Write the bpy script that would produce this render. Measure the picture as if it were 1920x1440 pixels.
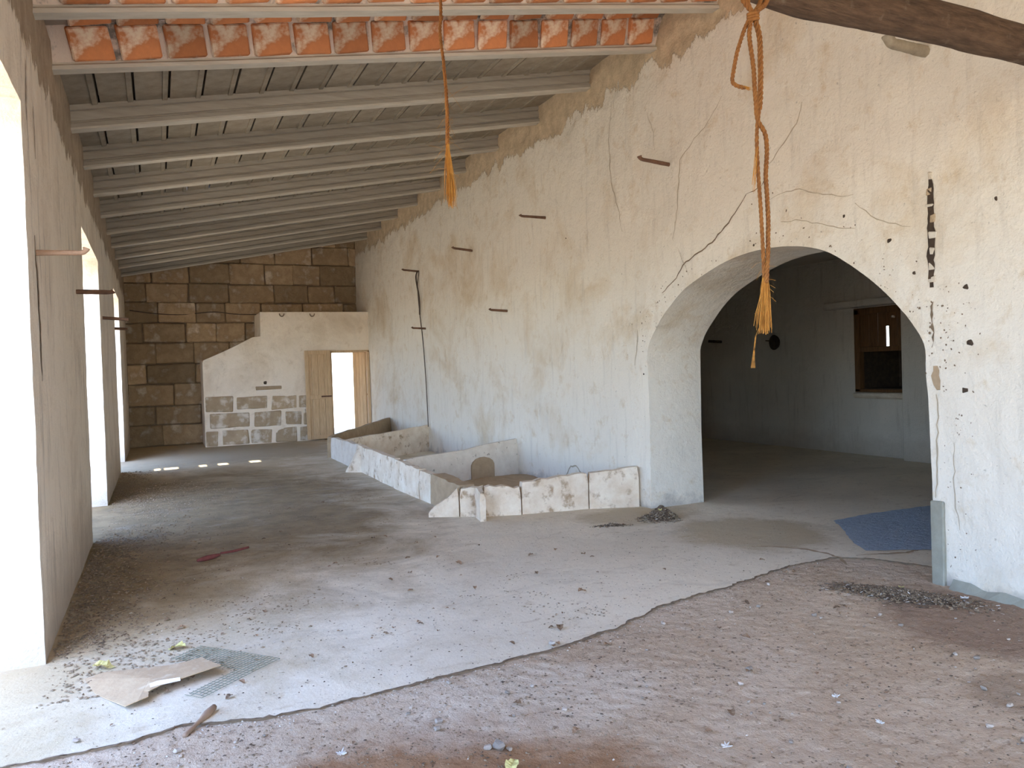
import bpy, math, random
import numpy as np
from mathutils import Vector, Matrix, noise
RND = random.Random(7)
SC = bpy.context.scene
COL = SC.collection
for o in list(bpy.data.objects): bpy.data.objects.remove(o)

# ------------------------------------------------------------------ camera
YAW, PITCH, ROLL, FPX = 0.432, 0.019, -0.032, 1442.0
EYE = Vector((0, 0, 1.6))
_fw = Vector((math.sin(YAW)*math.cos(PITCH), math.cos(YAW)*math.cos(PITCH), -math.sin(PITCH)))
_r0 = Vector((math.cos(YAW), -math.sin(YAW), 0)); _u0 = _r0.cross(_fw)
_rt = math.cos(ROLL)*_r0 + math.sin(ROLL)*_u0
_up = -math.sin(ROLL)*_r0 + math.cos(ROLL)*_u0
cam = bpy.data.objects.new('camera', bpy.data.cameras.new('camera')); COL.objects.link(cam)
cam.matrix_world = Matrix(((_rt.x, _up.x, -_fw.x, EYE.x), (_rt.y, _up.y, -_fw.y, EYE.y), (_rt.z, _up.z, -_fw.z, EYE.z), (0, 0, 0, 1)))
cam.data.sensor_width = 36; cam.data.lens = 36*FPX/1920
cam.data.clip_start = 0.05; cam.data.clip_end = 500
SC.camera = cam
def on(px, py, ax, val):
    """surveyed point: where the sight line through a photo pixel meets the plane axis=val"""
    d = _fw + (px-960)/FPX*_rt - (py-720)/FPX*_up
    return EYE + d*((val-EYE[ax])/d[ax])

# ------------------------------------------------------------------ light
SUN_TO = Vector((0.10, -0.49, 0.866)).normalized()
w = bpy.data.worlds.new('sky'); SC.world = w; w.use_nodes = True
nt = w.node_tree; nt.nodes.clear()
sky = nt.nodes.new('ShaderNodeTexSky'); sky.sky_type = 'NISHITA'; sky.sun_disc = False
sky.sun_elevation = math.radians(60); sky.sun_rotation = math.radians(190); sky.air_density = 1.0; sky.dust_density = 1.0; sky.ozone_density = 3.0
bg = nt.nodes.new('ShaderNodeBackground'); bg.inputs['Strength'].default_value = 0.75
wo = nt.nodes.new('ShaderNodeOutputWorld')
tint = nt.nodes.new('ShaderNodeMix'); tint.data_type = 'RGBA'; tint.blend_type = 'MULTIPLY'; tint.inputs[0].default_value = 1
nt.links.new(sky.outputs[0], tint.inputs[6]); tint.inputs[7].default_value = (.82, .90, 1.04, 1); nt.links.new(tint.outputs[2], bg.inputs[0]); nt.links.new(bg.outputs[0], wo.inputs[0])
sl = bpy.data.lights.new('sun', 'SUN'); sl.energy = 7.5; sl.angle = math.radians(0.53); sl.color = (1, .95, .86)
so = bpy.data.objects.new('sun', sl); COL.objects.link(so)
so.rotation_euler = SUN_TO.to_track_quat('Z', 'Y').to_euler(); so.location = (-5, -5, 30)
def portal(loc, rot, sx, sy):
    l = bpy.data.lights.new('portal', 'AREA'); l.shape = 'RECTANGLE'; l.size = sx; l.size_y = sy; l.cycles.is_portal = True
    o = bpy.data.objects.new('sky_portal', l); COL.objects.link(o); o.location = loc; o.rotation_euler = rot
SC.view_settings.view_transform = 'Standard'; SC.view_settings.look = 'None'; SC.view_settings.gamma = 1
SC.view_settings.use_curve_mapping = False
SC.view_settings.exposure = 1.40
SC.cycles.max_bounces = 10; SC.cycles.diffuse_bounces = 8; SC.cycles.sample_clamp_indirect = 12

# ------------------------------------------------------------------ materials
def mat(name, rough=0.9):
    m = bpy.data.materials.new(name); m.use_nodes = True
    n = m.node_tree.nodes; b = n['Principled BSDF']; b.inputs['Roughness'].default_value = rough
    b.inputs['Specular IOR Level'].default_value = 0.25
    return m, m.node_tree, b
class G:
    """tiny node graph writer"""
    def __init__(s, nt): s.nt = nt
    def n(s, t, **k):
        x = s.nt.nodes.new(t)
        for a, v in k.items(): setattr(x, a, v)
        return x
    def coord(s, out='Object', scale=(1, 1, 1)):
        c = s.n('ShaderNodeTexCoord'); m = s.n('ShaderNodeMapping'); m.inputs['Scale'].default_value = scale
        s.nt.links.new(c.outputs[out], m.inputs[0]); return m.outputs[0]
    def noise(s, vec, scale, detail=6, rough=.6, dist=0):
        x = s.n('ShaderNodeTexNoise'); x.inputs['Scale'].default_value = scale; x.inputs['Detail'].default_value = detail
        x.inputs['Roughness'].default_value = rough; x.inputs['Distortion'].default_value = dist
        s.nt.links.new(vec, x.inputs['Vector']); return x.outputs['Fac']
    def ramp(s, fac, a, b, lo=0., hi=1.):
        x = s.n('ShaderNodeMapRange'); x.inputs['From Min'].default_value = a; x.inputs['From Max'].default_value = b
        x.inputs['To Min'].default_value = lo; x.inputs['To Max'].default_value = hi
        s.nt.links.new(fac, x.inputs['Value']); return x.outputs[0]
    def mix(s, fac, a, b):
        x = s.n('ShaderNodeMix', data_type='RGBA')
        for v, i in ((fac, 0), (a, 6), (b, 7)):
            if isinstance(v, (tuple, list)): x.inputs[i].default_value = (*v, 1)
            elif isinstance(v, (int, float)): x.inputs[i].default_value = v
            else: s.nt.links.new(v, x.inputs[i])
        return x.outputs[2]
    def math(s, op, a, b=None):
        x = s.n('ShaderNodeMath', operation=op)
        for i, v in enumerate((a, b)):
            if v is None: continue
            if isinstance(v, (int, float)): x.inputs[i].default_value = v
            else: s.nt.links.new(v, x.inputs[i])
        return x.outputs[0]
    def xyz(s, vec):
        x = s.n('ShaderNodeSeparateXYZ'); s.nt.links.new(vec, x.inputs[0]); return x.outputs
    def bump(s, b, h, strength=.5, dist=.02, prev=None):
        x = s.n('ShaderNodeBump'); x.inputs['Strength'].default_value = strength; x.inputs['Distance'].default_value = dist
        s.nt.links.new(h, x.inputs['Height'])
        if prev is not None: s.nt.links.new(prev, x.inputs['Normal'])
        s.nt.links.new(x.outputs[0], b.inputs['Normal']); return x.outputs[0]
    def out(s, b, col): s.nt.links.new(col, b.inputs['Base Color'])

def plaster(name, white=(.80, .76, .68), stain=(.56, .43, .28), raw=None, rawcol=(.50, .37, .24), foot=(.40, .34, .27),
            amount=.5, streak=.35, foot_h=.12, grime=(.30, .25, .20), spots=.5):
    m, nt, b = mat(name); g = G(nt); c = g.coord()
    big = g.noise(c, .9, 8, .65, .4)
    col = g.mix(g.ramp(big, .5, .78, 0, amount), white, stain)
    med = g.noise(c, 4.5, 8, .7, .3)
    col = g.mix(g.ramp(med, .56, .78, 0, amount*.9), col, stain)
    st = g.noise(g.coord(scale=(1, 5, .6)), 2.2, 6, .65)
    col = g.mix(g.ramp(st, .54, .80, 0, streak), col, grime)
    sp = g.noise(c, 26, 5, .6)
    col = g.mix(g.ramp(sp, .66, .74, 0, spots), col, (.20, .16, .12))
    z = g.xyz(g.coord())[2]; fn = g.noise(c, 3.2, 5, .7)
    fz = g.math('ADD', z, g.math('MULTIPLY', g.math('SUBTRACT', fn, .5), .55))
    col = g.mix(g.ramp(fz, 0, foot_h*4, .75, 0), col, foot) if foot_h else col
    h = g.math('ADD', g.math('MULTIPLY', g.noise(c, 9, 8, .65), 1.0), g.math('MULTIPLY', g.noise(c, 45, 4, .6), .22))
    if raw is not None:
        jag = g.math('MULTIPLY', g.math('SUBTRACT', g.noise(g.coord(scale=(1, 1, .45)), 2.4, 9, .72), .5), 1.0)
        rz = g.math('ADD', g.math('SUBTRACT', z, raw), jag)
        if name.endswith('left'): pass
        mk = g.ramp(rz, -.005, .008)
        rawn = g.mix(g.ramp(g.noise(c, 7, 8, .7), .35, .7), rawcol, (rawcol[0]*.66, rawcol[1]*.64, rawcol[2]*.62))
        col = g.mix(mk, col, rawn)
        h = g.math('ADD', h, g.math('MULTIPLY', mk, -.9))
    g.out(b, col); g.bump(b, h, .7, .03)
    return m
M = {}
M['plaster_right'] = plaster('plaster_right', (.79, .72, .61), (.58, .43, .25), raw=4.78, rawcol=(.68, .54, .37), amount=.9, streak=.3, foot_h=.03, foot=(.42, .38, .33), spots=.5)
M['plaster_left'] = plaster('plaster_left', (.86, .765, .64), (.47, .36, .25), raw=3.62, rawcol=(.47, .37, .27), amount=.6, streak=.85, foot_h=.16, foot=(.38, .31, .24), spots=.3)
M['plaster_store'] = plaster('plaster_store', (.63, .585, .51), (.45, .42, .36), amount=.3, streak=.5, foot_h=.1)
M['plaster_stair'] = plaster('plaster_stair', (.90, .78, .63), (.58, .44, .28), amount=.8, streak=.2, foot_h=0, spots=.2)

def simple(name, c1, c2, scale=8, rough=.9, bump=.4, dist=.01, detail=7, stretch=(1, 1, 1), lo=.35, hi=.68, c3=None, t3=(.6, .7), s3=20, obj_rand=0):
    m, nt, b = mat(name, rough); g = G(nt); c = g.coord(scale=stretch)
    n1 = g.noise(c, scale, detail, .65)
    col = g.mix(g.ramp(n1, lo, hi), c1, c2)
    if c3: col = g.mix(g.ramp(g.noise(g.coord(), s3, 5, .6), *t3), col, c3)
    if obj_rand:
        oi = g.n('ShaderNodeObjectInfo'); hs = g.n('ShaderNodeHueSaturation')
        nt.links.new(g.ramp(oi.outputs['Random'], 0, 1, 1-obj_rand, 1+obj_rand), hs.inputs['Value'])
        nt.links.new(col, hs.inputs['Color']); col = hs.outputs[0]
    g.out(b, col); g.bump(b, g.noise(c, scale*3, 6, .65), bump, dist)
    return m
def floor_mat(name, base, dark, dust, red, left_dust=True):
    m, nt, b = mat(name, .95); b.inputs['Specular IOR Level'].default_value = .06; g = G(nt); c = g.coord(); xyz = g.xyz(g.coord())
    col = g.mix(g.ramp(g.noise(c, .8, 7, .6, .5), .35, .7), base, dark)
    if left_dust:
        vm = g.n('ShaderNodeVectorMath', operation='DISTANCE'); nt.links.new(g.coord(scale=(1.75, 1, 0)), vm.inputs[0]); vm.inputs[1].default_value = (.55*1.75, 10.2, 0)
        dd = g.math('ADD', vm.outputs['Value'], g.math('MULTIPLY', g.math('SUBTRACT', g.noise(c, .9, 9, .72, .6), .5), 7.0))
        far = g.ramp(dd, 2.6, 5.0, .88, 0)
        d = g.math('ADD', g.math('MULTIPLY', xyz[0], -.30), g.math('MULTIPLY', xyz[1], .085))
        d = g.math('ADD', d, g.math('MULTIPLY', g.noise(c, 1.3, 8, .7, .6), 2.2))
        col = g.mix(g.ramp(d, 1.0, 1.75, 0, .85), col, dust); col = g.mix(far, col, g.mix(g.ramp(g.noise(c, 3, 8, .7), .4, .62), (.27, .195, .105), (.17, .12, .065)))
    mott = g.noise(g.coord(scale=(1, 1.6, 1)), 5, 8, .7, .4)
    col = g.mix(g.ramp(mott, .57, .72, 0, .6), col, red)
    def blot(cx, cy, r, colr, sx=1., k=.9):
        vm = g.n('ShaderNodeVectorMath', operation='DISTANCE'); nt.links.new(g.coord(scale=(sx, 1, 0)), vm.inputs[0]); vm.inputs[1].default_value = (cx*sx, cy, 0)
        dd = g.math('ADD', vm.outputs['Value'], g.math('MULTIPLY', g.math('SUBTRACT', g.noise(c, 2.6, 8, .7), .5), 1.3*r))
        return g.mix(g.ramp(dd, r*.75, r*1.08, k, 0), col, colr)
    if left_dust:
        col = blot(5.0, 5.6, .75, dust, 1., .7); col = blot(4.6, 6.9, .5, dust, .7, .6); col = blot(1.2, 17.5, 2.2, (.34, .27, .18), .7, .6)
        stn = g.noise(g.coord(scale=(1, 2.2, 1)), 1.1, 9, .75, .8); col = g.mix(g.ramp(stn, .55, .72, 0, .55), col, (.43, .37, .29))
    else:
        col = blot(.85, 2.55, .85, (.34, .19, .10), .9, .95); col = blot(4.6, 3.0, .75, (.30, .20, .14), 1., .85); col = blot(3.7, 2.2, .35, (.30, .21, .14), 1., .6); col = blot(1.6, 3.35, .45, (.74, .65, .53), .6, .35)
    spk = g.noise(c, 22, 7, .68)
    col = g.mix(g.ramp(spk, .58 if not left_dust else .61, .68, 0, .7), col, (red[0]*.45, red[1]*.42, red[2]*.4))
    g.out(b, col)
    h = g.math('ADD', g.noise(c, 12, 8, .7), g.math('MULTIPLY', g.noise(c, 70, 3, .6), .3))
    g.bump(b, h, .5 if left_dust else .8, .012 if left_dust else .03)
    return m
M['concrete'] = floor_mat('concrete', (.80, .71, .56), (.66, .58, .455), (.46, .36, .22), (.42, .31, .19))
M['dirt'] = floor_mat('dirt', (.64, .505, .375), (.50, .37, .255), (.40, .3, .2), (.36, .24, .15), False)
M['skylit_patch'] = floor_mat('skylit_patch', (.38, .45, .54), (.32, .38, .46), (.3, .3, .3), (.25, .29, .34), False)  # floor colours with the blue of skylight mixed in
M['stone'] = simple('stone', (.50, .365, .225), (.30, .20, .11), 3, bump=1.0, dist=.04, c3=(.62, .52, .40), t3=(.54, .68), s3=3, obj_rand=.35)
M['stone_light'] = simple('stone_light', (.50, .375, .24), (.40, .285, .175), 4, bump=.8, dist=.02, c3=(.74, .65, .53), t3=(.50, .64), s3=3.5, obj_rand=.12)
M['mortar_dark'] = simple('mortar_dark', (.20, .14, .09), (.30, .22, .15), 8, bump=.6, dist=.02)
M['mortar_pale'] = simple('mortar_pale', (.72, .65, .54), (.56, .47, .36), 7, bump=.6, dist=.02)
M['brick'] = simple('brick', (.60, .235, .095), (.46, .18, .08), 6, bump=.6, dist=.010, c3=(.74, .60, .45), t3=(.50, .62), s3=4.5, obj_rand=.30)
M['brick_mortar'] = simple('brick_mortar', (.74, .62, .52), (.22, .20, .17), 5, bump=.8, dist=.02, lo=.5, hi=.62)
M['joist'] = simple('joist', (.43, .39, .325), (.345, .305, .25), 5, .8, .3, .005, stretch=(.4, 4, 4), obj_rand=.08)
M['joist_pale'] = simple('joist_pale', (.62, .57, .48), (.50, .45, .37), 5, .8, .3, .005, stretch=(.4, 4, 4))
M['panel'] = simple('panel', (.36, .31, .24), (.245, .205, .155), 6, bump=.5, dist=.01, obj_rand=.12)
M['roof'] = simple('roof', (.35, .28, .22), (.3, .25, .2), 4)
M['ground'] = simple('ground', (.62, .49, .31), (.54, .42, .26), .6, bump=.5, dist=.05)
M['trough'] = simple('trough', (.84, .73, .59), (.68, .53, .38), 5, bump=.8, dist=.02, c3=(.42, .29, .18), t3=(.56, .68), s3=7)
M['trough_white'] = simple('trough_white', (.76, .69, .60), (.64, .56, .47), 6, bump=.7, dist=.015, c3=(.35, .30, .25), t3=(.64, .7), s3=16)
M['mud'] = simple('mud', (.45, .33, .21), (.35, .25, .155), 8, bump=.6)
M['wood_door'] = simple('wood_door', (.68, .49, .30), (.52, .35, .20), 6, .8, .3, .004, stretch=(9, 9, .7))
M['wood_dark'] = simple('wood_dark', (.17, .085, .035), (.09, .045, .02), 6, .7, .3, .004, stretch=(7, 7, .7))
M['log'] = simple('log', (.20, .12, .07), (.085, .05, .03), 5, .85, 1.0, .03, stretch=(1.2, 7, 7), c3=(.26, .19, .13), t3=(.6, .75), s3=9)
M['stick'] = simple('stick', (.36, .24, .16), (.22, .14, .09), 8, .85, .5, .005, stretch=(1, 1, 1))
M['peg'] = simple('peg', (.21, .115, .075), (.13, .07, .045), 20, .85, .5, .004)
M['peg_pale'] = simple('peg_pale', (.50, .33, .23), (.38, .24, .16), 20, .85, .5, .004)
M['peg_grey'] = simple('peg_grey', (.38, .32, .23), (.27, .22, .16), 20, .85, .5, .004)
M['rope'] = simple('rope', (.29, .12, .03), (.17, .062, .018), 60, .8, .6, .002, stretch=(1, 1, .5))
M['rope_pale'] = simple('rope_pale', (.56, .27, .055), (.42, .18, .035), 40, .8, .4, .002)
M['cord'] = simple('cord', (.12, .09, .07), (.08, .06, .05), 20)
M['crack'] = simple('crack', (.17, .12, .08), (.24, .17, .11), 14)
M['crack_faint'] = simple('crack_faint', (.40, .32, .22), (.50, .42, .31), 14)
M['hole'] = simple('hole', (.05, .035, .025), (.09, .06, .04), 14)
M['cement'] = simple('cement', (.33, .32, .26), (.26, .25, .20), 8)
M['card'] = simple('card', (.52, .38, .235), (.43, .30, .18), 9, bump=.3, c3=(.60, .48, .33), t3=(.58, .72), s3=9)
M['card_edge'] = simple('card_edge', (.82, .78, .74), (.72, .68, .63), 9)
M['wire'] = simple('wire', (.20, .22, .16), (.13, .14, .10), 20, .6)
M['leaf'] = simple('leaf', (.27, .17, .10), (.18, .11, .07), 30, obj_rand=.4)
M['leaf_yellow'] = simple('leaf_yellow', (.62, .55, .22), (.52, .44, .18), 30)
M['litter_dark'] = simple('litter_dark', (.10, .07, .05), (.17, .12, .08), 30)
M['litter_mid'] = simple('litter_mid', (.30, .22, .14), (.20, .14, .09), 20)
M['litter_pale'] = simple('litter_pale', (.66, .60, .52), (.50, .44, .36), 20)
M['red'] = simple('red', (.23, .07, .06), (.17, .05, .045), 30)
M['pebble'] = simple('pebble', (.42, .35, .29), (.30, .25, .20), 30, obj_rand=.35)
M['feather'] = simple('feather', (.80, .78, .74), (.6, .55, .5), 30)
M['foliage'] = simple('foliage', (.22, .26, .07), (.12, .16, .04), 4)

# ------------------------------------------------------------------ mesh helpers
def mesh_data(name, V, F, m, smooth=False):
    me = bpy.data.meshes.new(name); me.from_pydata([tuple(v) for v in V], [], [tuple(f) for f in F])
    ms = m if isinstance(m, (list, tuple)) else [m]
    for x in ms: me.materials.append(M[x])
    me.update()
    if smooth: me.polygons.foreach_set('use_smooth', [True]*len(me.polygons))
    return me
def wloc(p):
    v = Vector((0, 0, 0))
    while p is not None: v = v + p.location; p = p.parent
    return v
def add(name, V, F, m, parent=None, kind=None, smooth=False):
    """mesh with vertices given in world space (parents are never rotated)"""
    off = wloc(parent)
    o = bpy.data.objects.new(name, mesh_data(name, [Vector(v)-off for v in V], F, m, smooth)); COL.objects.link(o)
    if parent is not None: o.parent = parent
    if kind: o['kind'] = kind
    return o
def thing_mesh(name, V, F, m, label, cat, group=None, smooth=False, kind=None):
    c = np.mean(np.array([tuple(v) for v in V]), axis=0); zmin = min(v[2] for v in V)
    L = Vector((c[0], c[1], zmin))
    o = bpy.data.objects.new(name, mesh_data(name, [Vector(v)-L for v in V], F, m, smooth)); COL.objects.link(o)
    o.location = L; tag(o, label, cat, group, kind); return o
def tag(o, label=None, cat=None, group=None, kind=None):
    for k, v in (('label', label), ('category', cat), ('group', group), ('kind', kind)):
        if v: o[k] = v
def empty(name, loc, label=None, cat=None, group=None, kind=None):
    o = bpy.data.objects.new(name, None); COL.objects.link(o); o.location = loc; o.empty_display_size = .1
    tag(o, label, cat, group, kind); return o
class MB:
    def __init__(s): s.V = []; s.F = []
    def put(s, V, F):
        k = len(s.V); s.V += [tuple(v) for v in V]; s.F += [tuple(i+k for i in f) for f in F]
def cbox(x0, x1, y0, y1, z0, z1, c=.01, jit=0, rnd=RND):
    """chamfered box, 24 verts"""
    V = []; idx = {}
    for sx in (0, 1):
        for sy in (0, 1):
            for sz in (0, 1):
                jx, jy, jz = [(rnd.random()-.5)*jit for _ in range(3)]
                X = (x0, x1)[sx]+jx; Y = (y0, y1)[sy]+jy; Z = (z0, z1)[sz]+jz
                dx, dy, dz = (c if not sx else -c), (c if not sy else -c), (c if not sz else -c)
                for a in range(3):
                    idx[(sx, sy, sz, a)] = len(V)
                    V.append((X+(0 if a == 0 else dx), Y+(0 if a == 1 else dy), Z+(0 if a == 2 else dz)))
    F = []
    for a in range(3):
        b, d = [(1, 2), (0, 2), (0, 1)][a]
        for s in (0, 1):
            q = []
            for (p, r) in ((0, 0), (1, 0), (1, 1), (0, 1)):
                k = [0, 0, 0]; k[a] = s; k[b] = p; k[d] = r; q.append(idx[(*k, a)])
            F.append(q)
    for a in range(3):      # edges along axis a
        b, d = [(1, 2), (0, 2), (0, 1)][a]
        for p in (0, 1):
            for r in (0, 1):
                k0 = [0, 0, 0]; k0[b] = p; k0[d] = r; k1 = list(k0); k1[a] = 1
                F.append([idx[(*k0, b)], idx[(*k1, b)], idx[(*k1, d)], idx[(*k0, d)]])
    for sx in (0, 1):
        for sy in (0, 1):
            for sz in (0, 1): F.append([idx[(sx, sy, sz, a)] for a in range(3)])
    return V, F
def fix_normals(o):
    import bmesh
    bm = bmesh.new(); bm.from_mesh(o.data); bmesh.ops.recalc_face_normals(bm, faces=bm.faces); bm.to_mesh(o.data); bm.free(); return o
def tube(P, R, n=8, cap=True):
    """tube along points P with radii R"""
    P = [Vector(p) for p in P]; V = []; F = []
    if not isinstance(R, (list, tuple)): R = [R]*len(P)
    t = (P[1]-P[0]).normalized(); a = t.orthogonal().normalized()
    for i, p in enumerate(P):
        t = (P[min(i+1, len(P)-1)]-P[max(i-1, 0)])
        t = t.normalized() if t.length > 1e-9 else Vector((0, 0, 1))
        a = (a-t*a.dot(t)); a = a.normalized() if a.length > 1e-6 else t.orthogonal().normalized()
        b = t.cross(a)
        for k in range(n):
            th = 2*math.pi*k/n; V.append(p+(a*math.cos(th)+b*math.sin(th))*R[i])
    for i in range(len(P)-1):
        for k in range(n):
            k2 = (k+1) % n; F.append((i*n+k, i*n+k2, (i+1)*n+k2, (i+1)*n+k))
    if cap: F.append(tuple(range(n))[::-1]); F.append(tuple(range((len(P)-1)*n, len(P)*n)))
    return V, F
def lerp_path(P, step):
    P = [Vector(p) for p in P]; out = [P[0]]
    for a, b in zip(P, P[1:]):
        n = max(1, int((b-a).length/step))
        for i in range(1, n+1): out.append(a+(b-a)*i/n)
    return out
def smooth_path(P, n=8):
    P = [Vector(p) for p in P]; Q = [P[0]*2-P[1]]+P+[P[-1]*2-P[-2]]; out = []
    for i in range(1, len(Q)-2):
        for k in range(n):
            t = k/n; a, b, c, d = Q[i-1], Q[i], Q[i+1], Q[i+2]
            out.append(.5*((2*b)+(c-a)*t+(2*a-5*b+4*c-d)*t*t+(3*b-a-3*c+d)*t**3))
    out.append(P[-1]); return out
def in_poly(px, py, poly):
    ins = np.zeros(px.shape, bool); n = len(poly)
    for i in range(n):
        x0, y0 = poly[i]; x1, y1 = poly[(i+1) % n]
        c = ((y0 > py) != (y1 > py)) & (px < (x1-x0)*(py-y0)/((y1-y0) if y1 != y0 else 1e-12)+x0)
        ins ^= c
    return ins
def nearest(p, poly):
    best = None
    for i in range(len(poly)):
        a = np.array(poly[i]); b = np.array(poly[(i+1) % len(poly)]); ab = b-a
        t = max(0, min(1, float(np.dot(p-a, ab)/max(1e-12, ab@ab)))); q = a+ab*t; d = np.linalg.norm(p-q)
        if best is None or d < best[0]: best = (d, q)
    return best
def wall(name, to3, back, u0, u1, v0, v1, step, holes, m, parent=None, vtop=None, kind='structure', jamb_n=3, jamb_noise=.008):
    """wall surface grid with holes whose rims are extruded through to the back face.
    to3(u,v) gives the front point, back(u,v) the rear one"""
    nu = max(1, int(round((u1-u0)/step))); nv = max(1, int(round((v1-v0)/step)))
    U = np.linspace(u0, u1, nu+1); W = np.linspace(v0, v1, nv+1)
    cu, cv = np.meshgrid((U[:-1]+U[1:])/2, (W[:-1]+W[1:])/2, indexing='ij')
    keep = np.ones(cu.shape, bool)
    for h in holes: keep &= ~in_poly(cu, cv, h)
    if vtop is not None: keep &= cv < vtop(cu)
    uv = {}
    def vert(i, j):
        p = np.array([U[i], W[j]])
        cells = [keep[a, b] for a in (i-1, i) for b in (j-1, j) if 0 <= a < nu and 0 <= b < nv]
        if holes and any(cells) and not all(cells):
            bs = min((nearest(p, h) for h in holes), key=lambda t: t[0])
            if bs[0] < step*1.3: p = bs[1]
        return p
    corner = {}
    for h in holes:
        if len(h) > 8: continue
        for q in h:
            i, j = int(round((q[0]-u0)/(u1-u0)*nu)), int(round((q[1]-v0)/(v1-v0)*nv))
            if 0 <= i <= nu and 0 <= j <= nv: corner[(i, j)] = np.array(q)
    V = []; F = []; ids = {}
    def vid(i, j):
        if (i, j) not in ids:
            p = corner[(i, j)] if (i, j) in corner else vert(i, j); uv[(i, j)] = p; ids[(i, j)] = len(V); V.append(Vector(to3(*p)))
        return ids[(i, j)]
    for i in range(nu):
        for j in range(nv):
            if keep[i, j]: F.append((vid(i, j), vid(i+1, j), vid(i+1, j+1), vid(i, j+1)))
    # back side
    k0 = len(V); bid = {}
    for k in list(ids): bid[k] = len(V); V.append(Vector(back(*uv[k])))
    for i in range(nu):
        for j in range(nv):
            if keep[i, j]: F.append((bid[(i, j+1)], bid[(i+1, j+1)], bid[(i+1, j)], bid[(i, j)]))
    nf = len(F)
    # rims
    rim = {}
    def rv(k, s):
        if (k, s) not in rim:
            a = V[ids[k]]; b = V[bid[k]]; t = s/jamb_n; p = a.lerp(b, t)
            if 0 < s < jamb_n: p = p+Vector([noise.noise(p*3+Vector((i*9., 0, 0)))*jamb_noise*1.5 for i in range(3)])
            rim[(k, s)] = len(V); V.append(p)
        return rim[(k, s)]
    for i in range(nu):
        for j in range(nv):
            if not keep[i, j]: continue
            for (da, db, k1, k2) in ((-1, 0, (i, j+1), (i, j)), (1, 0, (i+1, j), (i+1, j+1)), (0, -1, (i, j), (i+1, j)), (0, 1, (i+1, j+1), (i, j+1))):
                a, b = i+da, j+db
                if 0 <= a < nu and 0 <= b < nv and keep[a, b]: continue
                for s in range(jamb_n): F.append((rv(k2, s), rv(k1, s), rv(k1, s+1), rv(k2, s+1)))
    o = add(name, V, F, m, parent, kind, smooth=True)
    return fix_normals(o)

# ------------------------------------------------------------------ setting
XL, XR, YB = -0.64, 4.95, 20.6
SL = (5.02-3.95)/(4.95+0.64)
def zc(x): return 3.95+(x+0.64)*SL         # underside of the joists
def zp(x): return zc(x)+.05-.11*(x-XL)/(XR-XL)   # the brick bays sit at a slightly flatter pitch
def fb(x, y, z, s): return noise.fractal(Vector((x, y, z))*s, .9, 2.1, 5)
def surf_right(y, z):
    e = .022*fb(3, y, z, 1.1)+.008*fb(7, y, z, 5)
    line = 4.78+.22*fb(1, y, z*.4, 1.3)
    return (XR+e+.02*min(1, max(0, (z-line)*12)), y, z)
ARCH = [(3.66, -.5), (3.67, 0), (3.69, .57), (3.72, 1.48), (3.725, 1.69), (3.84, 1.86), (4.06, 2.10), (4.34, 2.32), (4.63, 2.49), (5.0, 2.58),
        (5.46, 2.60), (5.9, 2.54), (6.4, 2.38), (6.66, 2.24), (6.87, 2.07), (7.02, 1.92), (7.11, 1.77), (7.13, .8), (7.12, 0), (7.12, -.5)]
_a = [Vector((a, b, 0)) for a, b in ARCH[3:17]]
ARCH = ARCH[:3]+[(p.x, p.y) for p in smooth_path(_a, 4)]+ARCH[17:]
wr = wall('wall_right', surf_right, lambda y, z: (XR+.72, y, z), -4.2, 20.7, -.1, 5.45, .05, [ARCH], 'plaster_right')
def surf_left(y, z): return (XL+.004*fb(5, y, z, 1.3)+.003*fb(2, y, z, 6), y, z)
def rect(a, b, c, d): return [(a, c), (b, c), (b, d), (a, d)]
wl = wall('wall_left', surf_left, lambda y, z: (XL-.6, y, z), -4.2, 20.7, -.1, 4.2, .06,
          [rect(-2.3, .3, -.5, 3.2), rect(2.3, 5.1, -.5, 3.2), [(8.72, -.5), (11.24, -.5), (11.3, 3.17), (8.88, 3.19)], rect(15.2, 17.2, -.5, 3.25)], 'plaster_left')
wall('wall_front', lambda x, z: (x, -4.2+.01*fb(x, 4, z, 2), z), lambda x, z: (x, -4.7, z), -1.24, 5.67, -.1, 5.6, .1,
     [rect(.4, 4.6, -.5, 3.7)], 'plaster_left', vtop=lambda x: zc(x)+.4)
portal((-1.2, -1.0, 1.6), (0, -math.pi/2, 0), 3.2, 2.6)
portal((-1.2, 3.7, 1.6), (0, -math.pi/2, 0), 3.2, 2.8)
portal((-1.2, 10.0, 1.6), (0, -math.pi/2, 0), 3.2, 2.5)
portal((-1.2, 16.2, 1.6), (0, -math.pi/2, 0), 3.2, 2.0)
portal((2.5, -4.6, 1.85), (math.pi/2, 0, 0), 4.2, 3.7)

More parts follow.
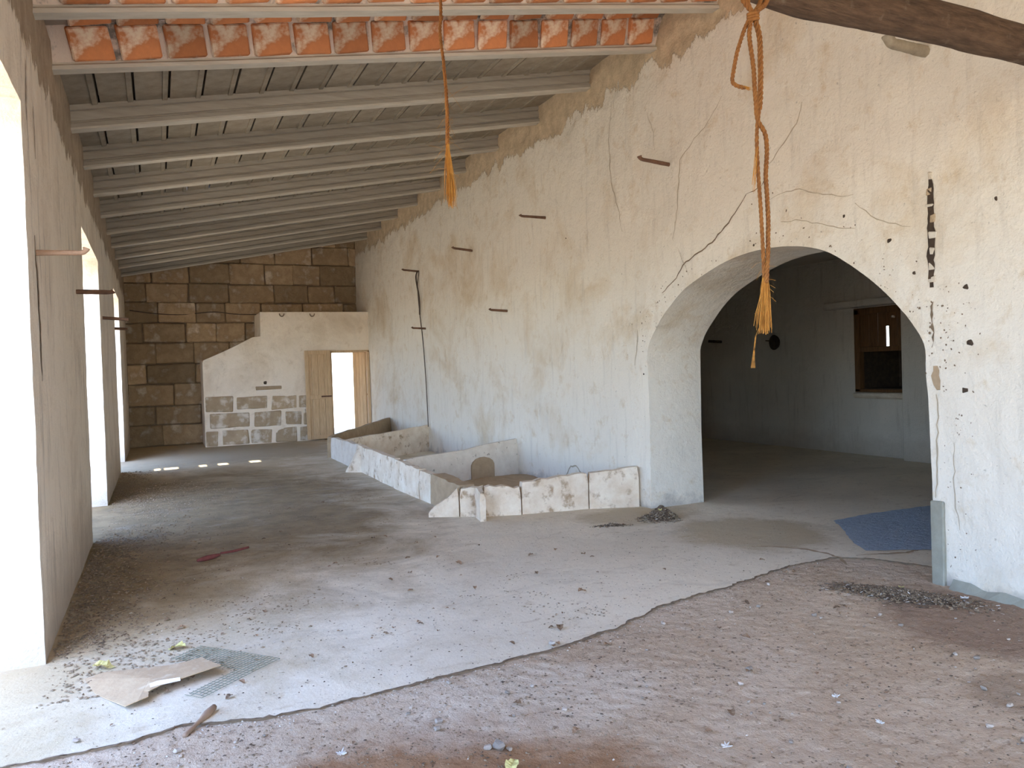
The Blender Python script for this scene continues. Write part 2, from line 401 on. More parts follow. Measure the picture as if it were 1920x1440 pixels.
# floors
EDGE = [(-1.4, 3.80), (-.66, 3.82), (-.18, 3.82), (.04, 3.88), (.41, 3.77), (.71, 3.76), (1.1, 3.80), (1.53, 3.84), (1.99, 3.88), (2.52, 4.01), (3.02, 4.24), (3.63, 4.34),
        (4.1, 4.46), (4.43, 4.54), (4.89, 4.55), (5.13, 4.36), (5.29, 3.97), (5.7, 3.3), (11.2, 3.2)]
def edge_y(x):
    y = float(np.interp(x, [e[0] for e in EDGE], [e[1] for e in EDGE]))
    return y+.025*noise.noise(Vector((x*7, 0, 3)))+.012*noise.noise(Vector((x*30, 0, 8)))
V = []; F = []
nx = 420; xs = np.linspace(-1.24, 11.0, nx+1)
vy = np.concatenate([[0], np.cumsum(np.linspace(.012, .30, 110))]); vy = vy/vy[-1]
for i, x in enumerate(xs):
    e = edge_y(x)
    V.append((x, e-.002, -.05)); V.append((x, e-.002, -.002))
    for j, t in enumerate(vy):
        y = e+(20.75-e)*t
        z = .004*fb(x, y, 0, 1.4)*min(1, .3+t*30) 
        V.append((x, y, z))
nn = len(vy)+2
for i in range(nx):
    for j in range(nn-1):
        if j != 1: F.append((i*nn+j, (i+1)*nn+j, (i+1)*nn+j+1, i*nn+j+1))
fo = fix_normals(add('floor', V, F, ['concrete', 'crack'], None, 'structure', True))
for i_ in range(0, len(fo.data.polygons), nn-2): fo.data.polygons[i_].material_index = 1
V = []; F = []; ny = 300
xs = np.linspace(-1.24, 5.75, 430); ys = np.concatenate([np.linspace(-4.7, 1.4, 40)[:-1], np.linspace(1.4, 4.75, ny)])
for x in xs:
    for y in ys:
        ridge = .003*math.sin((x*.75+y*.66)*60+6*noise.noise(Vector((x, y, 0))*1.5))*max(0, noise.noise(Vector((x, y, 9))*.9)+.1)
        z = -.011+.005*fb(x, y, 1, 2.2)+.006*fb(x, y, 5, 14)+ridge*.6
        V.append((x, y, min(z, -.006 if y > edge_y(x)-.03 else 9)))
for i in range(len(xs)-1):
    for j in range(len(ys)-1): a = i*len(ys)+j; F.append((a, a+len(ys), a+len(ys)+1, a+1))
dirt = fix_normals(add('floor_earth', V, F, 'dirt', None, 'structure', True))
def ribbon(P, W, to3, m, name, parent, jit=.3, step=.03, th=.002, seed=1):
    """thin strip hugging a surface: a crack, smear or chase with its own outline"""
    r = random.Random(seed); Q = lerp_path([Vector((a, b, 0)) for a, b in P], step); V = []; F = []
    off = Vector((0, 0, 0))
    for i, p in enumerate(Q):
        t = (Q[min(i+1, len(Q)-1)]-Q[max(i-1, 0)]).normalized(); n = Vector((-t.y, t.x, 0))
        s = i/(len(Q)-1); ww = W*(.25+.75*math.sin(math.pi*min(max(s, .03), .97))**.5)
        w1 = ww*(1+jit*(r.random()-.5)*2)/2; w2 = ww*(1+jit*(r.random()-.5)*2)/2
        c = p+n*(r.random()-.5)*step*jit*.9
        V.append(to3((c+n*w1).x, (c+n*w1).y)); V.append(to3((c-n*w2).x, (c-n*w2).y))
    for i in range(len(Q)-1): F.append((2*i, 2*i+1, 2*i+3, 2*i+2))
    return add(name, V, F, m, parent)
def right_skin(y, z): p = surf_right(y, z); return (p[0]-.004, y, z)
def left_skin(y, z): p = surf_left(y, z); return (p[0]+.004, y, z)
def floor_skin(x, y): return (x, y, .004*fb(x, y, 0, 1.4)+.003)
# blue skylight painted as a floor patch inside the arch
skylit_patch = [(5.28, 4.55), (5.45, 4.85), (5.75, 5.2), (6.0, 5.55), (6.6, 5.62), (7.6, 5.58), (8.2, 5.2), (8.0, 4.2), (6.4, 4.15), (5.75, 4.3)]
P = lerp_path([Vector((*p, 0)) for p in skylit_patch+skylit_patch[:1]], .06)[:-1]
V = [(p.x+.02*noise.noise(p*9), p.y+.02*noise.noise(p*9+Vector((5, 5, 5))), .006+.004*fb(p.x, p.y, 0, 1.4)) for p in P]
add('floor_skylight', V, [tuple(range(len(V)))], 'skylit_patch', None, 'structure')

# far wall of stone blocks
wb = empty('wall_back', (2.2, YB, 0), kind='structure')
body = cbox(XL-.3, 3.88, YB+.05, YB+.55, -.1, 3.9, .005)
b = MB(); b.put(*body)
V = [(XL-.3, YB+.04, -.1), (3.9, YB+.04, -.1), (3.9, YB+.04, 2.2), (5.1, YB+.04, 2.2), (5.1, YB+.04, zc(5.1)+.35), (XL-.3, YB+.04, zc(XL-.3)+.35)]
V2 = [(v[0], v[1]+.5, v[2]) for v in V]
F = [tuple(range(6)), tuple(range(11, 5, -1))]+[(i, (i+1) % 6, (i+1) % 6+6, i+6) for i in range(6)]
fix_normals(add('mortar_bed', V+V2, F, 'mortar_dark', wb))
r = random.Random(4); z = 0.02; row = 0
while z < 5.2:
    hgt = [.50, .47, .53, .49, .52, .48][row % 6]; x = XL-.15-(row % 2)*.45+r.random()*.1
    while x < 5.0:
        ww = r.choice([.85, .95, 1.05, .7, 1.1]); x0, x1 = max(x, XL-.02), min(x+ww-.018, 4.97); z1 = z+hgt-.02
        if x1-x0 > .12 and not (x1 > 3.9 and z < 2.1):
            zt = zc((x0+x1)/2)+.25
            if z < zt-.05:
                z1 = min(z1, zt); dy = r.random()*.03
                a, f = cbox(x0, x1, YB-.02-dy, YB+.08, z, z1, .022, .035, r)
                add('stone', a, f, 'stone', wb)
        elif x0 < 3.7 and x1 > 3.9 and z < 2.1:
            a, f = cbox(x0, 3.88, YB-.02, YB+.08, z, z1, .014, .012, r); add('stone', a, f, 'stone', wb)
        x += ww
    z += hgt; row += 1

# stair block with the doorway, in front of the far wall
YS = 19.4
st = empty('wall_stair', (2.9, YS, 0), kind='structure')
prof = [(.99, -.05), (.98, 2.03), (1.55, 2.28), (2.12, 2.57), (2.30, 2.585), (2.31, 3.17), (3.6, 3.19), (5.02, 3.185), (5.02, 2.2), (3.93, 2.22), (3.93, -.05)]
def stair_face(x, z): return (x, YS-.02+.012*fb(x, 3, z, 2.5)+(.028 if z < 1.22+.05*noise.noise(Vector((x*3, 0, 2))) else 0), z)
def offs(x, z): return (x, YB+.03, z)
hole = [(.0, -1), (.99, -1), (.98, 2.03), (1.55, 2.28), (2.12, 2.57), (2.30, 2.585), (2.31, 3.17), (5.3, 3.19), (5.3, 6), (-1, 6), (-1, -1)]
wall('plaster', stair_face, offs, .9, 5.05, -.05, 3.24, .05, [[(-1, -2), (.985, -2), (.98, 2.03), (1.55, 2.28), (2.12, 2.57), (2.30, 2.585), (2.31, 3.175), (6, 3.19), (6, 6), (-1, 6)],
     [(3.93, -1), (5.5, -1), (5.5, 2.2), (3.93, 2.22)]], 'plaster_stair', st, kind=None, jamb_n=4)
blocks = [(1.0, 1.62, .80, 1.17), (1.70, 2.42, .82, 1.17), (2.50, 3.1, .80, 1.15), (3.14, 3.9, .80, 1.15),
          (1.1, 1.98, .41, .77), (2.10, 2.72, .41, .77), (2.80, 3.2, .40, .76), (3.26, 3.9, .40, .76),
          (1.0, 1.26, 0, .37), (1.34, 1.95, 0, .37), (2.0, 2.5, 0, .36), (2.56, 3.1, 0, .37), (3.15, 3.9, 0, .37)]
for x0, x1, z0, z1 in blocks:
    a, f = cbox(x0, x1, YS-.005, YS+.06, z0+.01, z1, .02, .035, r); add('stone', a, f, 'stone_light', st)
for px, py in ((528, 588), (585, 588)):     # pale rings hooked at the top
    c = on(px, py, 1, YS-.03); P = [c+Vector((.055*math.cos(t), -.01, .07*math.sin(t))) for t in np.linspace(math.pi, 2*math.pi, 9)]
    a, f = tube(P, .013, 6); add('ring', a, f, 'mortar_dark', st)
c = on(497, 718, 1, YS); a, f = cbox(c.x-.045, c.x+.045, YS-.03, YS+.02, c.z-.04, c.z+.04, .02, .02, r); add('putlog_hole', a, f, 'hole', st)
a, f = cbox(2.15, 2.75, YS-.035, YS+.02, 1.30, 1.38, .01, .02, r); add('lintel_scar', a, f, 'mud', st)

# door_1: two leaves and a frame
d1 = empty('door_1', (3.93, YS-.02, 0), kind='structure')
fr = MB()
fr.put(*cbox(3.925, 3.985, YS-.05, YS+.05, 0, 2.2, .006)); fr.put(*cbox(4.88, 4.94, YS-.05, YS+.06, 0, 2.2, .006)); fr.put(*cbox(3.925, 4.94, YS-.05, YS+.05, 2.16, 2.215, .006))
add('door_frame', fr.V, fr.F, 'wood_door', d1)
def leaf(x0, x1, place):
    w_ = x1-x0; L = empty('door_leaf', (0, 0, 0)); L.parent = d1
    def part(n, x0, x1, y0, y1, z0, z1, m='wood_door', c=.005):
        a, f = cbox(x0, x1, y0, y1, z0, z1, c); o = bpy.data.objects.new(n, mesh_data(n, a, f, m)); COL.objects.link(o); o.parent = L; return o
    nb = 4
    for k in range(nb): part('plank', w_*k/nb+.002, w_*(k+1)/nb-.002, -.012, .012, .03, 2.22)
    for xx in (0, w_-.09): part('stile', xx, xx+.09, -.03, -.012, .03, 2.22)
    for zz in (.03, 1.02, 2.12): part('rail', .09, w_-.09, -.028, -.013, zz, zz+.1)
    part('latch', .0, .26, -.045, -.028, 1.06, 1.10, 'peg'); place(L); return L
def pl1(L): L.location = (3.93-3.93, -.075, 0); L.rotation_euler = (0, 0, math.pi+math.radians(7)); L.scale = (1, -1, 1)
leaf(0, .64, pl1)
def pl2(L): L.location = (.93, .10, 0); L.rotation_euler = (0, 0, math.radians(115))
leaf(0, .5, pl2)

# store room behind the arch
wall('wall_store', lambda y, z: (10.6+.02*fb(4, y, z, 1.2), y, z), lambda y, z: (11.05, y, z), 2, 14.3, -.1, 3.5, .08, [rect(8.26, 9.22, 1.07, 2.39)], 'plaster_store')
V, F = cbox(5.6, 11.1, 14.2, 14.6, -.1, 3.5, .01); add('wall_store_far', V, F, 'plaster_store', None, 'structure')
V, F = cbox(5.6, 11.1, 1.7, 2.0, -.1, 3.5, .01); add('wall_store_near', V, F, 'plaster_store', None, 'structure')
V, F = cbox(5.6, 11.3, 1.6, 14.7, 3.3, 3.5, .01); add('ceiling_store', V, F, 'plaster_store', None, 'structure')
V, F = cbox(10.42, 10.7, 7.1, 8.26, -.05, 3.3, .02); add('pillar_store', V, F, 'plaster_store', None, 'structure')
V, F = cbox(10.40, 10.62, 8.2, 9.75, 2.44, 2.56, .02); add('lintel_store', V, F, 'plaster_store', None, 'structure')
w1 = empty('window_1', (10.62, 8.74, 1.07), kind='structure')
mb = MB(); mb.put(*cbox(10.55, 10.66, 8.24, 8.31, 1.05, 2.40, .005)); mb.put(*cbox(10.55, 10.66, 9.14, 9.24, 1.05, 2.40, .005))
mb.put(*cbox(10.55, 10.66, 8.24, 9.24, 2.32, 2.42, .005)); mb.put(*cbox(10.55, 10.66, 8.24, 9.24, 1.04, 1.09, .005)); mb.put(*cbox(10.56, 10.64, 8.3, 9.16, 1.70, 1.78, .005))
add('window_frame', mb.V, mb.F, 'wood_dark', w1)
for y0, y1, z0, z1 in ((8.31, 8.44, 1.78, 2.33), (8.445, 8.60, 1.78, 2.33), (8.66, 8.80, 1.78, 2.33), (8.805, 8.97, 1.78, 2.33), (8.975, 9.14, 1.78, 2.33), (8.60, 8.66, 2.10, 2.33)):
    a, f = cbox(10.59, 10.62, y0, y1, z0, z1, .003, .006, r); add('plank', a, f, 'wood_dark', w1)
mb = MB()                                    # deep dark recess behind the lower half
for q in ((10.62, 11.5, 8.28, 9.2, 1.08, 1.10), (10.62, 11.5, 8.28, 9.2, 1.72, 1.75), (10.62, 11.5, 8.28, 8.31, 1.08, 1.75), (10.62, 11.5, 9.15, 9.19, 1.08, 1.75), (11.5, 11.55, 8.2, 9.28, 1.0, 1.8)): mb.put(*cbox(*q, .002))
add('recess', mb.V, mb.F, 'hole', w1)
a, f = cbox(10.5, 10.66, 8.22, 9.26, .93, 1.04, .02, .03, r); add('window_sill', a, f, 'mortar_pale', w1)

# outside
V = []; F = []
for x0, x1, y0, y1 in ((-90, -1.2, -90, 110), (-1.2, 11.1, 20.9, 110), (-1.2, 11.1, -90, -4.4), (11.1, 100, -90, 110)):
    k = len(V); V += [(x0, y0, -.06), (x1, y0, -.06), (x1, y1, -.06), (x0, y1, -.06)]; F.append((k, k+1, k+2, k+3))
add('ground', V, F, 'ground', None, 'structure')

# ------------------------------------------------------------------ ceiling
ce = empty('ceiling', (2.15, 8, 5.0), kind='structure')
BY = [5.87]+[6.87+1.385*i for i in range(10)]      # joists seen
BYB = [BY[0]-1.3*i for i in range(1, 8)]         # joists over and behind the viewer
def joist(y, m, pale):
    if pale: prof = [(-.055, 0), (.055, 0), (.055, .03), (.03, .05), (.03, .3), (-.03, .3), (-.03, .05), (-.055, .03)]
    else: prof = [(-.06, 0), (.06, 0), (.06, .018), (.052, .06), (.022, .072), (.022, .085), (.036, .09), (.036, .165), (.022, .17), (.022, .18), (.05, .185), (.05, .235), (-.05, .235), (-.05, .185), (-.022, .18), (-.022, .17), (-.036, .165), (-.036, .09), (-.022, .085), (-.022, .072), (-.052, .06), (-.06, .018)]
    V = []; F = []; n = len(prof); xs = np.linspace(XL-.2, XR+.12, 13)
    for x in xs:
        for a, b in prof: V.append((x, y+a+.006*noise.noise(Vector((x, y, 1))), (zp(x) if pale else zc(x))+b+.006*noise.noise(Vector((x*.7, y, 4)))))
    for i in range(len(xs)-1):
        for k in range(n): k2 = (k+1) % n; F.append((i*n+k, i*n+k2, (i+1)*n+k2, (i+1)*n+k))
    F += [tuple(range(n)), tuple(range((len(xs)-1)*n, len(xs)*n))]
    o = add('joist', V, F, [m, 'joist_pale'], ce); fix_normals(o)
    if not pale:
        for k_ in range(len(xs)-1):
            for q_ in (0, 1, n-1): o.data.polygons[k_*n+q_].material_index = 1  # underside and lower flange edges painted paler, as if lit from below
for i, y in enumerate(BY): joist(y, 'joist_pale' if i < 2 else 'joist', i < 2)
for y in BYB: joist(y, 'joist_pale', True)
# concrete infill planks between the grey joists
pitch = .302; units = {}
def unit(L, broken=0):
    key = (round(L, 2), broken)
    if key in units: return units[key]
    prof = [(.008, .04), (.010, 0), (.240, 0), (.245, -.016), (.286, -.016), (.291, .0), (.292, .04), (.296, .11), (.004, .11)]
    V = []; F = []; n = len(prof); sb = .0
    for y in ((0+broken*.45), L):
        for a, b in prof: V.append((a, y, b+a*SL))
    for k in range(n): k2 = (k+1) % n; F.append((k, k2, n+k2, n+k))
    F += [tuple(range(n))[::-1], tuple(range(n, 2*n))]
    units[key] = mesh_data('panel', V, F, 'panel'); return units[key]
SPOTS = [(.0, 15.3, .05), (.24, 15.55, .13), (.88, 15.5, .05), (.85, 14.8, .15), (1.12, 14.8, .09), (1.7, 14.6, .10)]
hole_x = []
hz = 4.55
for sx, sy, s in SPOTS:
    hole_x.append((sx+SUN_TO.x/SUN_TO.z*zc(sx), s))
bays = list(zip(BY[1:], BY[2:]+[YB+.1]))
for bi, (y0, y1) in enumerate(bays):
    for k in range(19):
        x = XL-.06+k*pitch
        if x > XR: continue
        xb = x
        brk = 1 if bi == 4 and any(x-.02 < hx+0 < x+pitch for hx, s in hole_x) else 0
        o = bpy.data.objects.new('panel', unit(y1-y0-.10, brk)); COL.objects.link(o); o.parent = ce
        o.location = Vector((xb, y0+.05, zc(xb)+.225+RND.random()*.008))-ce.location
# brick jack arches between the nearer joists
bm_ = {}
def brick_mesh(k):
    if k not in bm_:
        a, f = cbox(-.148, .148, -.128, .128, -.025, .030, .012, .018, random.Random(k)); bm_[k] = mesh_data('brick', a, f, 'brick')
    return bm_[k]
sa = math.atan(SL)
def vault(y0, y1):
    """brick rows springing from the joist flanges; the brick faces stand out of the mortar shell"""
    span = y1-y0; c = .5*span
    rows = []; yy = y1-.05; zz = .055
    tilts = [62, 22, 0]
    half = []
    for t in tilts:
        t = math.radians(t); Lr = .265 if t else max(.1, 2*(yy-(y0+y1)/2)/1)
        half.append((yy, zz, t, Lr)); yy -= Lr*math.cos(t); zz += Lr*math.sin(t)
        if t == 0: break
    segs = []
    for (ya, za, t, Lr) in half[:2]:
        segs.append((ya-Lr/2*math.cos(t), za+Lr/2*math.sin(t), t, Lr)); segs.append((y0+y1-(ya-Lr/2*math.cos(t)), za+Lr/2*math.sin(t), -t, Lr))
    ya, za = half[2][0], half[2][1]; mid = 2*(ya-(y0+y1)/2)
    n = 2 if mid > .4 else 1
    for q in range(n): segs.append(((y0+y1)/2+(q-(n-1)/2)*mid/n, za+.004, 0, mid/n))
    for si, (yc, zc_, t, Lr) in enumerate(segs):
        k = 0; x = XL+.05+RND.random()*.1
        while x < XR-.1:
            o = bpy.data.objects.new('brick', brick_mesh(RND.randrange(8))); COL.objects.link(o); o.parent = ce
            nrm = Vector((0, math.sin(-t), math.cos(t)))
            o.location = Vector((x+.14, yc, zp(x+.14)+zc_))+nrm*.000-ce.location
            o.rotation_euler = (Matrix.Rotation(-sa, 4, 'Y') @ Matrix.Rotation(-t, 4, 'X')).to_euler()
            o.scale = (1, (Lr-.025)/.25, 1); x += .335+RND.random()*.012
    V = []; F = []
    pr = []
    yy = y1-.03; zz = .05
    pr.append((yy, zz))
    for t in (62, 22): t = math.radians(t); yy -= .265*math.cos(t); zz += .265*math.sin(t); pr.append((yy, zz))
    pr += [(y0+y1-a, b) for a, b in pr[::-1]]
    for x in (XL-.1, XR+.1):
        for a, b in pr: V.append((x, a, zp(x)+b+.012))
    for x in (XL-.1, XR+.1):
        for a, b in pr: V.append((x, a, zp(x)+b+.06))
    n = len(pr)
    for k in range(n-1): F.append((k, k+1, n+k+1, n+k)); F.append((2*n+k, 3*n+k, 3*n+k+1, 2*n+k+1))
    F += [(0, n, 3*n, 2*n), (n-1, 3*n-1, 4*n-1, 2*n-1)]
    fix_normals(add('mortar_bed', V, F, 'brick_mortar', ce))
vault(BY[0], BY[1]); vault(BYB[0], BY[0])
# roof deck above, with a few small gaps where the sun comes through
mb = MB()
def deck(x0, x1, y0, y1):
    for a in (0,):
        V = [(x, y, zc(x)+h) for h in (.345, .42) for x, y in ((x0, y0), (x1, y0), (x1, y1), (x0, y1))]
        mb.put(V, [(0, 3, 2, 1), (4, 5, 6, 7), (0, 1, 5, 4), (1, 2, 6, 5), (2, 3, 7, 6), (3, 0, 4, 7)])
hy0 = BY[5]+.065; 
deck(-1.6, 5.9, -5.0, hy0); deck(-1.6, 5.9, hy0+.42, 21.3)
xs_ = sorted(hole_x); cur = -1.6
for hx, s in xs_: deck(cur, hx-s, hy0, hy0+.42); cur = hx+s
deck(cur, 5.9, hy0, hy0+.42)
add('roof_deck', mb.V, mb.F, 'roof', ce)

# ------------------------------------------------------------------ marks on the walls
CR = [([(5.5, 3.13), (5.65, 2.99), (5.84, 2.85), (6.08, 2.73), (6.38, 2.64), (6.57, 2.5), (6.81, 2.36)], .013, 'crack'),
      ([(5.79, 4.12), (5.99, 3.93), (6.2, 3.84), (6.42, 3.68), (6.48, 3.42), (6.51, 3.21), (6.59, 2.9)], .009, 'crack_faint'),
      ([(7.70, 4.67), (7.78, 4.29), (7.74, 3.77), (7.59, 3.37), (7.56, 3.15)], .010, 'crack_faint'),
      ([(4.81, 3.75), (4.87, 3.59), (5.03, 3.46), (5.19, 3.32)], .009, 'crack_faint'), ([(5.50, 3.13), (5.3, 3.16), (5.2, 3.3)], .008, 'crack'),
      ([(5.08, 2.81), (4.84, 2.77), (4.56, 2.67), (4.3, 2.6)], .007, 'crack_faint'), ([(4.29, 2.8), (4.1, 2.64), (3.83, 2.53)], .007, 'crack_faint'),
      ([(5.2, 3.02), (4.9, 3.05), (4.6, 2.93), (4.3, 2.86)], .008, 'crack_faint'), ([(6.5, 2.78), (6.35, 2.5)], .006, 'crack_faint'),
      ([(7.0, 4.35), (6.9, 4.1), (6.88, 3.9)], .006, 'crack_faint'), ([(7.28, 2.0), (7.3, 1.8), (7.36, 1.6)], .010, 'crack_faint'),
      ([(9.15, .1), (9.05, .2), (8.95, .29), (8.8, .30), (8.65, .22), (8.5, .08)], .022, 'crack_faint'), ([(3.52, 1.0), (3.53, .7), (3.5, .4)], .006, 'crack_faint')]
for i, (P, w_, m) in enumerate(CR): ribbon(P, w_, right_skin, m, 'crack', wr, .4, .05, seed=i)
# the narrow chase right of the arch: dark slot with stones and plaster lumps bridging it
ribbon([(3.655, 2.86), (3.66, 2.6), (3.66, 2.3), (3.665, 2.08)], .058, right_skin, 'hole', 'chase', wr, .25, .03, seed=31)
ribbon([(3.66, 1.98), (3.65, 1.8), (3.67, 1.66)], .018, right_skin, 'crack', 'chase', wr, .9, .03, seed=32)
ribbon([(3.635, 1.53), (3.63, 1.36)], .06, right_skin, 'mud', 'chase', wr, .6, .03, seed=33)
ribbon([(3.645, 1.33), (3.65, .9), (3.66, .6)], .010, right_skin, 'crack_faint', 'chase', wr, .45, .05, seed=34)
rr = random.Random(11); z = 2.12
while z < 2.84:
    h = rr.uniform(.022, .06); k = rr.random()
    x0, y0, _ = surf_right(3.66, z); ww = rr.uniform(.018, .032); dy = rr.uniform(-.012, .012)
    a, f = cbox(x0-.008, x0+.02, 3.66-ww+dy, 3.66+ww+dy, z, z+h, .006, .01, rr)
    add('rubble', a, f, 'mortar_pale' if k < .6 else 'stone_light', wr); z += h+rr.uniform(.02, .07)
for (y, z, s) in ((3.42, 2.06, .02), (3.39, 1.68, .022), (3.43, 1.36, .022), (5.42, 2.66, .014), (4.0, 2.46, .016), (3.98, 1.9, .008), (7.2, 1.5, .01), (8.9, 3.3, .008), (3.2, 2.6, .012), (3.8, 2.2, .012), (4.4, 2.72, .012)):
    p = Vector(surf_right(y, z)); a, f = cbox(p.x-.006, p.x+.02, y-s, y+s, z-s, z+s, s*.45, s*.6, rr); add('hole', a, f, 'hole', wr)
a, f = cbox(XR-.022, XR+.03, 3.60, 3.70, -.03, .58, .008, .01, rr); add('cement_edge', a, f, 'cement', wr)
c = [(XR-.055+.01*rr.random(), y, -.03) for y in np.linspace(3.55, 2.2, 12)]; V = []; F = []
for i, p in enumerate(c): V += [(p[0]-.02, p[1], -.04), (XR+.02, p[1], .05+.03*rr.random()-.003*i)]
for i in range(11): F.append((2*i, 2*i+1, 2*i+3, 2*i+2))
add('cement_fillet', V, F, 'cement', wr)
# small chips knocked out of the plaster round the arch and down the corner
q = random.Random(91); V = []; F = []
def chip(y, z, s):
    k = len(V); n_ = 6; a0 = q.uniform(0, 6.3); e = q.uniform(.3, .9); ca, sn = math.cos(a0), math.sin(a0)
    for i in range(n_):
        t = 6.283*i/n_; a, b = s*math.cos(t)*q.uniform(.6, 1.2), s*e*math.sin(t)*q.uniform(.6, 1.2); yy, zz = y+a*ca-b*sn, z+a*sn+b*ca
        V.append((surf_right(yy, zz)[0]-.003, yy, zz))
    F.append(tuple(range(k, k+n_)))
for _ in range(150):
    i = q.randrange(3, len(ARCH)-4); a = Vector((*ARCH[i], 0)); d = (a-Vector((5.3, 1.4, 0))).normalized(); p = a+d*(abs(q.gauss(0, .16))+.02)+Vector((q.uniform(-.12, .12), q.uniform(-.08, .08), 0))
    if not in_poly(np.array([p.x]), np.array([p.y]), ARCH)[0] and p.x < 7.6: chip(p.x, p.y, q.uniform(.003, .013))
for _ in range(60): chip(3.6-abs(q.gauss(0, .12)), q.uniform(.05, 2.1), q.uniform(.003, .010))
for _ in range(30): chip(q.uniform(2.4, 3.6), q.uniform(.02, 2.2)**1.0, q.uniform(.002, .008))
add('plaster_chips', V, F, 'crack', wr, 'stuff')
# groove below the first left iron
ribbon([(5.42, 2.50), (5.43, 2.35), (5.47, 2.0), (5.50, 1.62)], .045, left_skin, 'crack', 'groove', wl, .35, .03, seed=41)
ribbon([(5.60, 3.33), (5.58, 3.0)], .02, left_skin, 'crack', 'scar', wl, .5, .03, seed=42)
ribbon([(5.35, 3.52), (5.3, 3.3), (5.28, 3.15)], .02, left_skin, 'crack', 'scar', wl, .5, .03, seed=43)
# floor cracks
EP = [(x, edge_y(x)-.006) for x in np.linspace(-1.2, 5.6, 240)]
o_ = ribbon(EP, .014, lambda x, y: (x, y, .0015), 'crack', 'floor_crack', None, .9, .02, seed=50); o_['kind'] = 'structure'
ribbon([(5.1, 4.5), (5.5, 4.35), (5.9, 4.4), (6.3, 4.3)], .03, floor_skin, 'mud', 'floor_crack', None, .6, .03, seed=45)['kind'] = 'structure'
ribbon([(4.62, 5.17), (4.8, 5.05), (4.92, 4.85), (4.95, 4.66), (4.93, 4.5), (4.8, 4.32)], .035, floor_skin, 'mud', 'floor_crack', None, .6, .03, seed=44)['kind'] = 'structure'

# ------------------------------------------------------------------ pegs and irons in the walls
def peg(px0, py0, px1, py1, wallx, r0, m, label, group, tip_up=.03, name='wall_peg', sag=.0):
    r0 *= 1.3
    a = on(px0, py0, 0, wallx); b = on(px1, py1, 1, a.y)
    d = (b-a).normalized(); root = a-d*.05
    P = [root, a, a.lerp(b, .35)+Vector((0, 0, -sag)), a.lerp(b, .7)+Vector((0, 0, -sag)), a.lerp(b, .92), b+Vector((0, 0, tip_up*.4)), b+d*.008+Vector((0, 0, tip_up))]
    P = smooth_path(P, 4); n = len(P)
    R = [r0*(1.1-.25*i/n)*(1+.12*noise.noise(Vector(p)*25)) for i, p in enumerate(P)]
    for k in range(5): R[-1-k] = r0*(1.12, 1.2, 1.15, 1.0, .95)[k]
    V, F = tube(P, R, 8); return thing_mesh(name, V, F, m, label, 'peg', group, True)
G1 = 'wooden pegs sticking out of the whitewashed wall'
peg(1256, 309, 1200, 298, XR, .016, 'peg', 'brown peg in the white wall highest above the arch shoulder', G1)
peg(1020, 408, 976, 405, XR, .014, 'peg', 'brown peg in the white wall between the frayed rope end and the arch', G1, .02)
peg(885, 470, 849, 465, XR, .015, 'peg', 'brown peg in the white wall just below the tip of the thin rope', G1, .02)
peg(785, 509, 755, 506, XR, .015, 'peg', 'brown peg from which a thin dark cord hangs down the wall', G1, .02)
peg(952, 583, 919, 581, XR, .014, 'peg', 'brown peg in the white wall above the trough, lower row', G1, .02)
peg(799, 616, 773, 615, XR, .014, 'peg', 'short dark peg crossing the hanging cord halfway down the wall', G1, .02)
peg(1735, 97, 1668, 80, XR, .03, 'peg_grey', 'thick grey peg in the wall just under the log', G1, .05)
G2 = 'long pegs on the window side wall'
peg(68, 474, 160, 474, XL, .013, 'peg_pale', 'pale brown peg with a knob, set above a dark groove in the near pier', G2, .03)
peg(143, 547, 211, 548, XL, .016, 'peg', 'dark peg at the far edge of the near pier', G2, .012)
peg(192, 596, 240, 599, XL, .017, 'peg', 'dark peg on the pier between the second and third opening, higher one', G2, .0)
peg(215, 616, 238, 617, XL, .018, 'peg', 'small dark peg near the third opening, lowest of the row', G2, .0)
# pegs and hanging pan in the store room
peg(1352, 641, 1330, 640, 10.6, .02, 'hole', 'black peg in the dark store room wall beyond the arch', None, 0)
c = on(1453, 642, 0, 10.55)
th = 14; V = []; F = []
for x, rr_ in ((.03, .02), (.03, .10), (.0, .118), (-.03, .125), (-.035, .118), (-.01, .10), (.005, .02)):
    for k in range(th): t = 2*math.pi*k/th; V.append((c.x+x, c.y+rr_*math.cos(t), c.z+rr_*1.15*math.sin(t)))
for i in range(6):
    for k in range(th): F.append((i*th+k, i*th+(k+1) % th, (i+1) * th+(k+1) % th, (i+1)*th+k))
F.append(tuple(range(th))); F.append(tuple(range(6*th, 7*th)))
pan = empty('hanging_pan', c+Vector((.05, 0, 0)), 'round black pan hanging on the dark store room wall', 'pan')
add('pan_body', V, F, 'hole', pan); a, f = tube([c+Vector((0, .08, .03)), c+Vector((0, .24, .045))], [.014, .011], 6); add('handle', a, f, 'hole', pan)

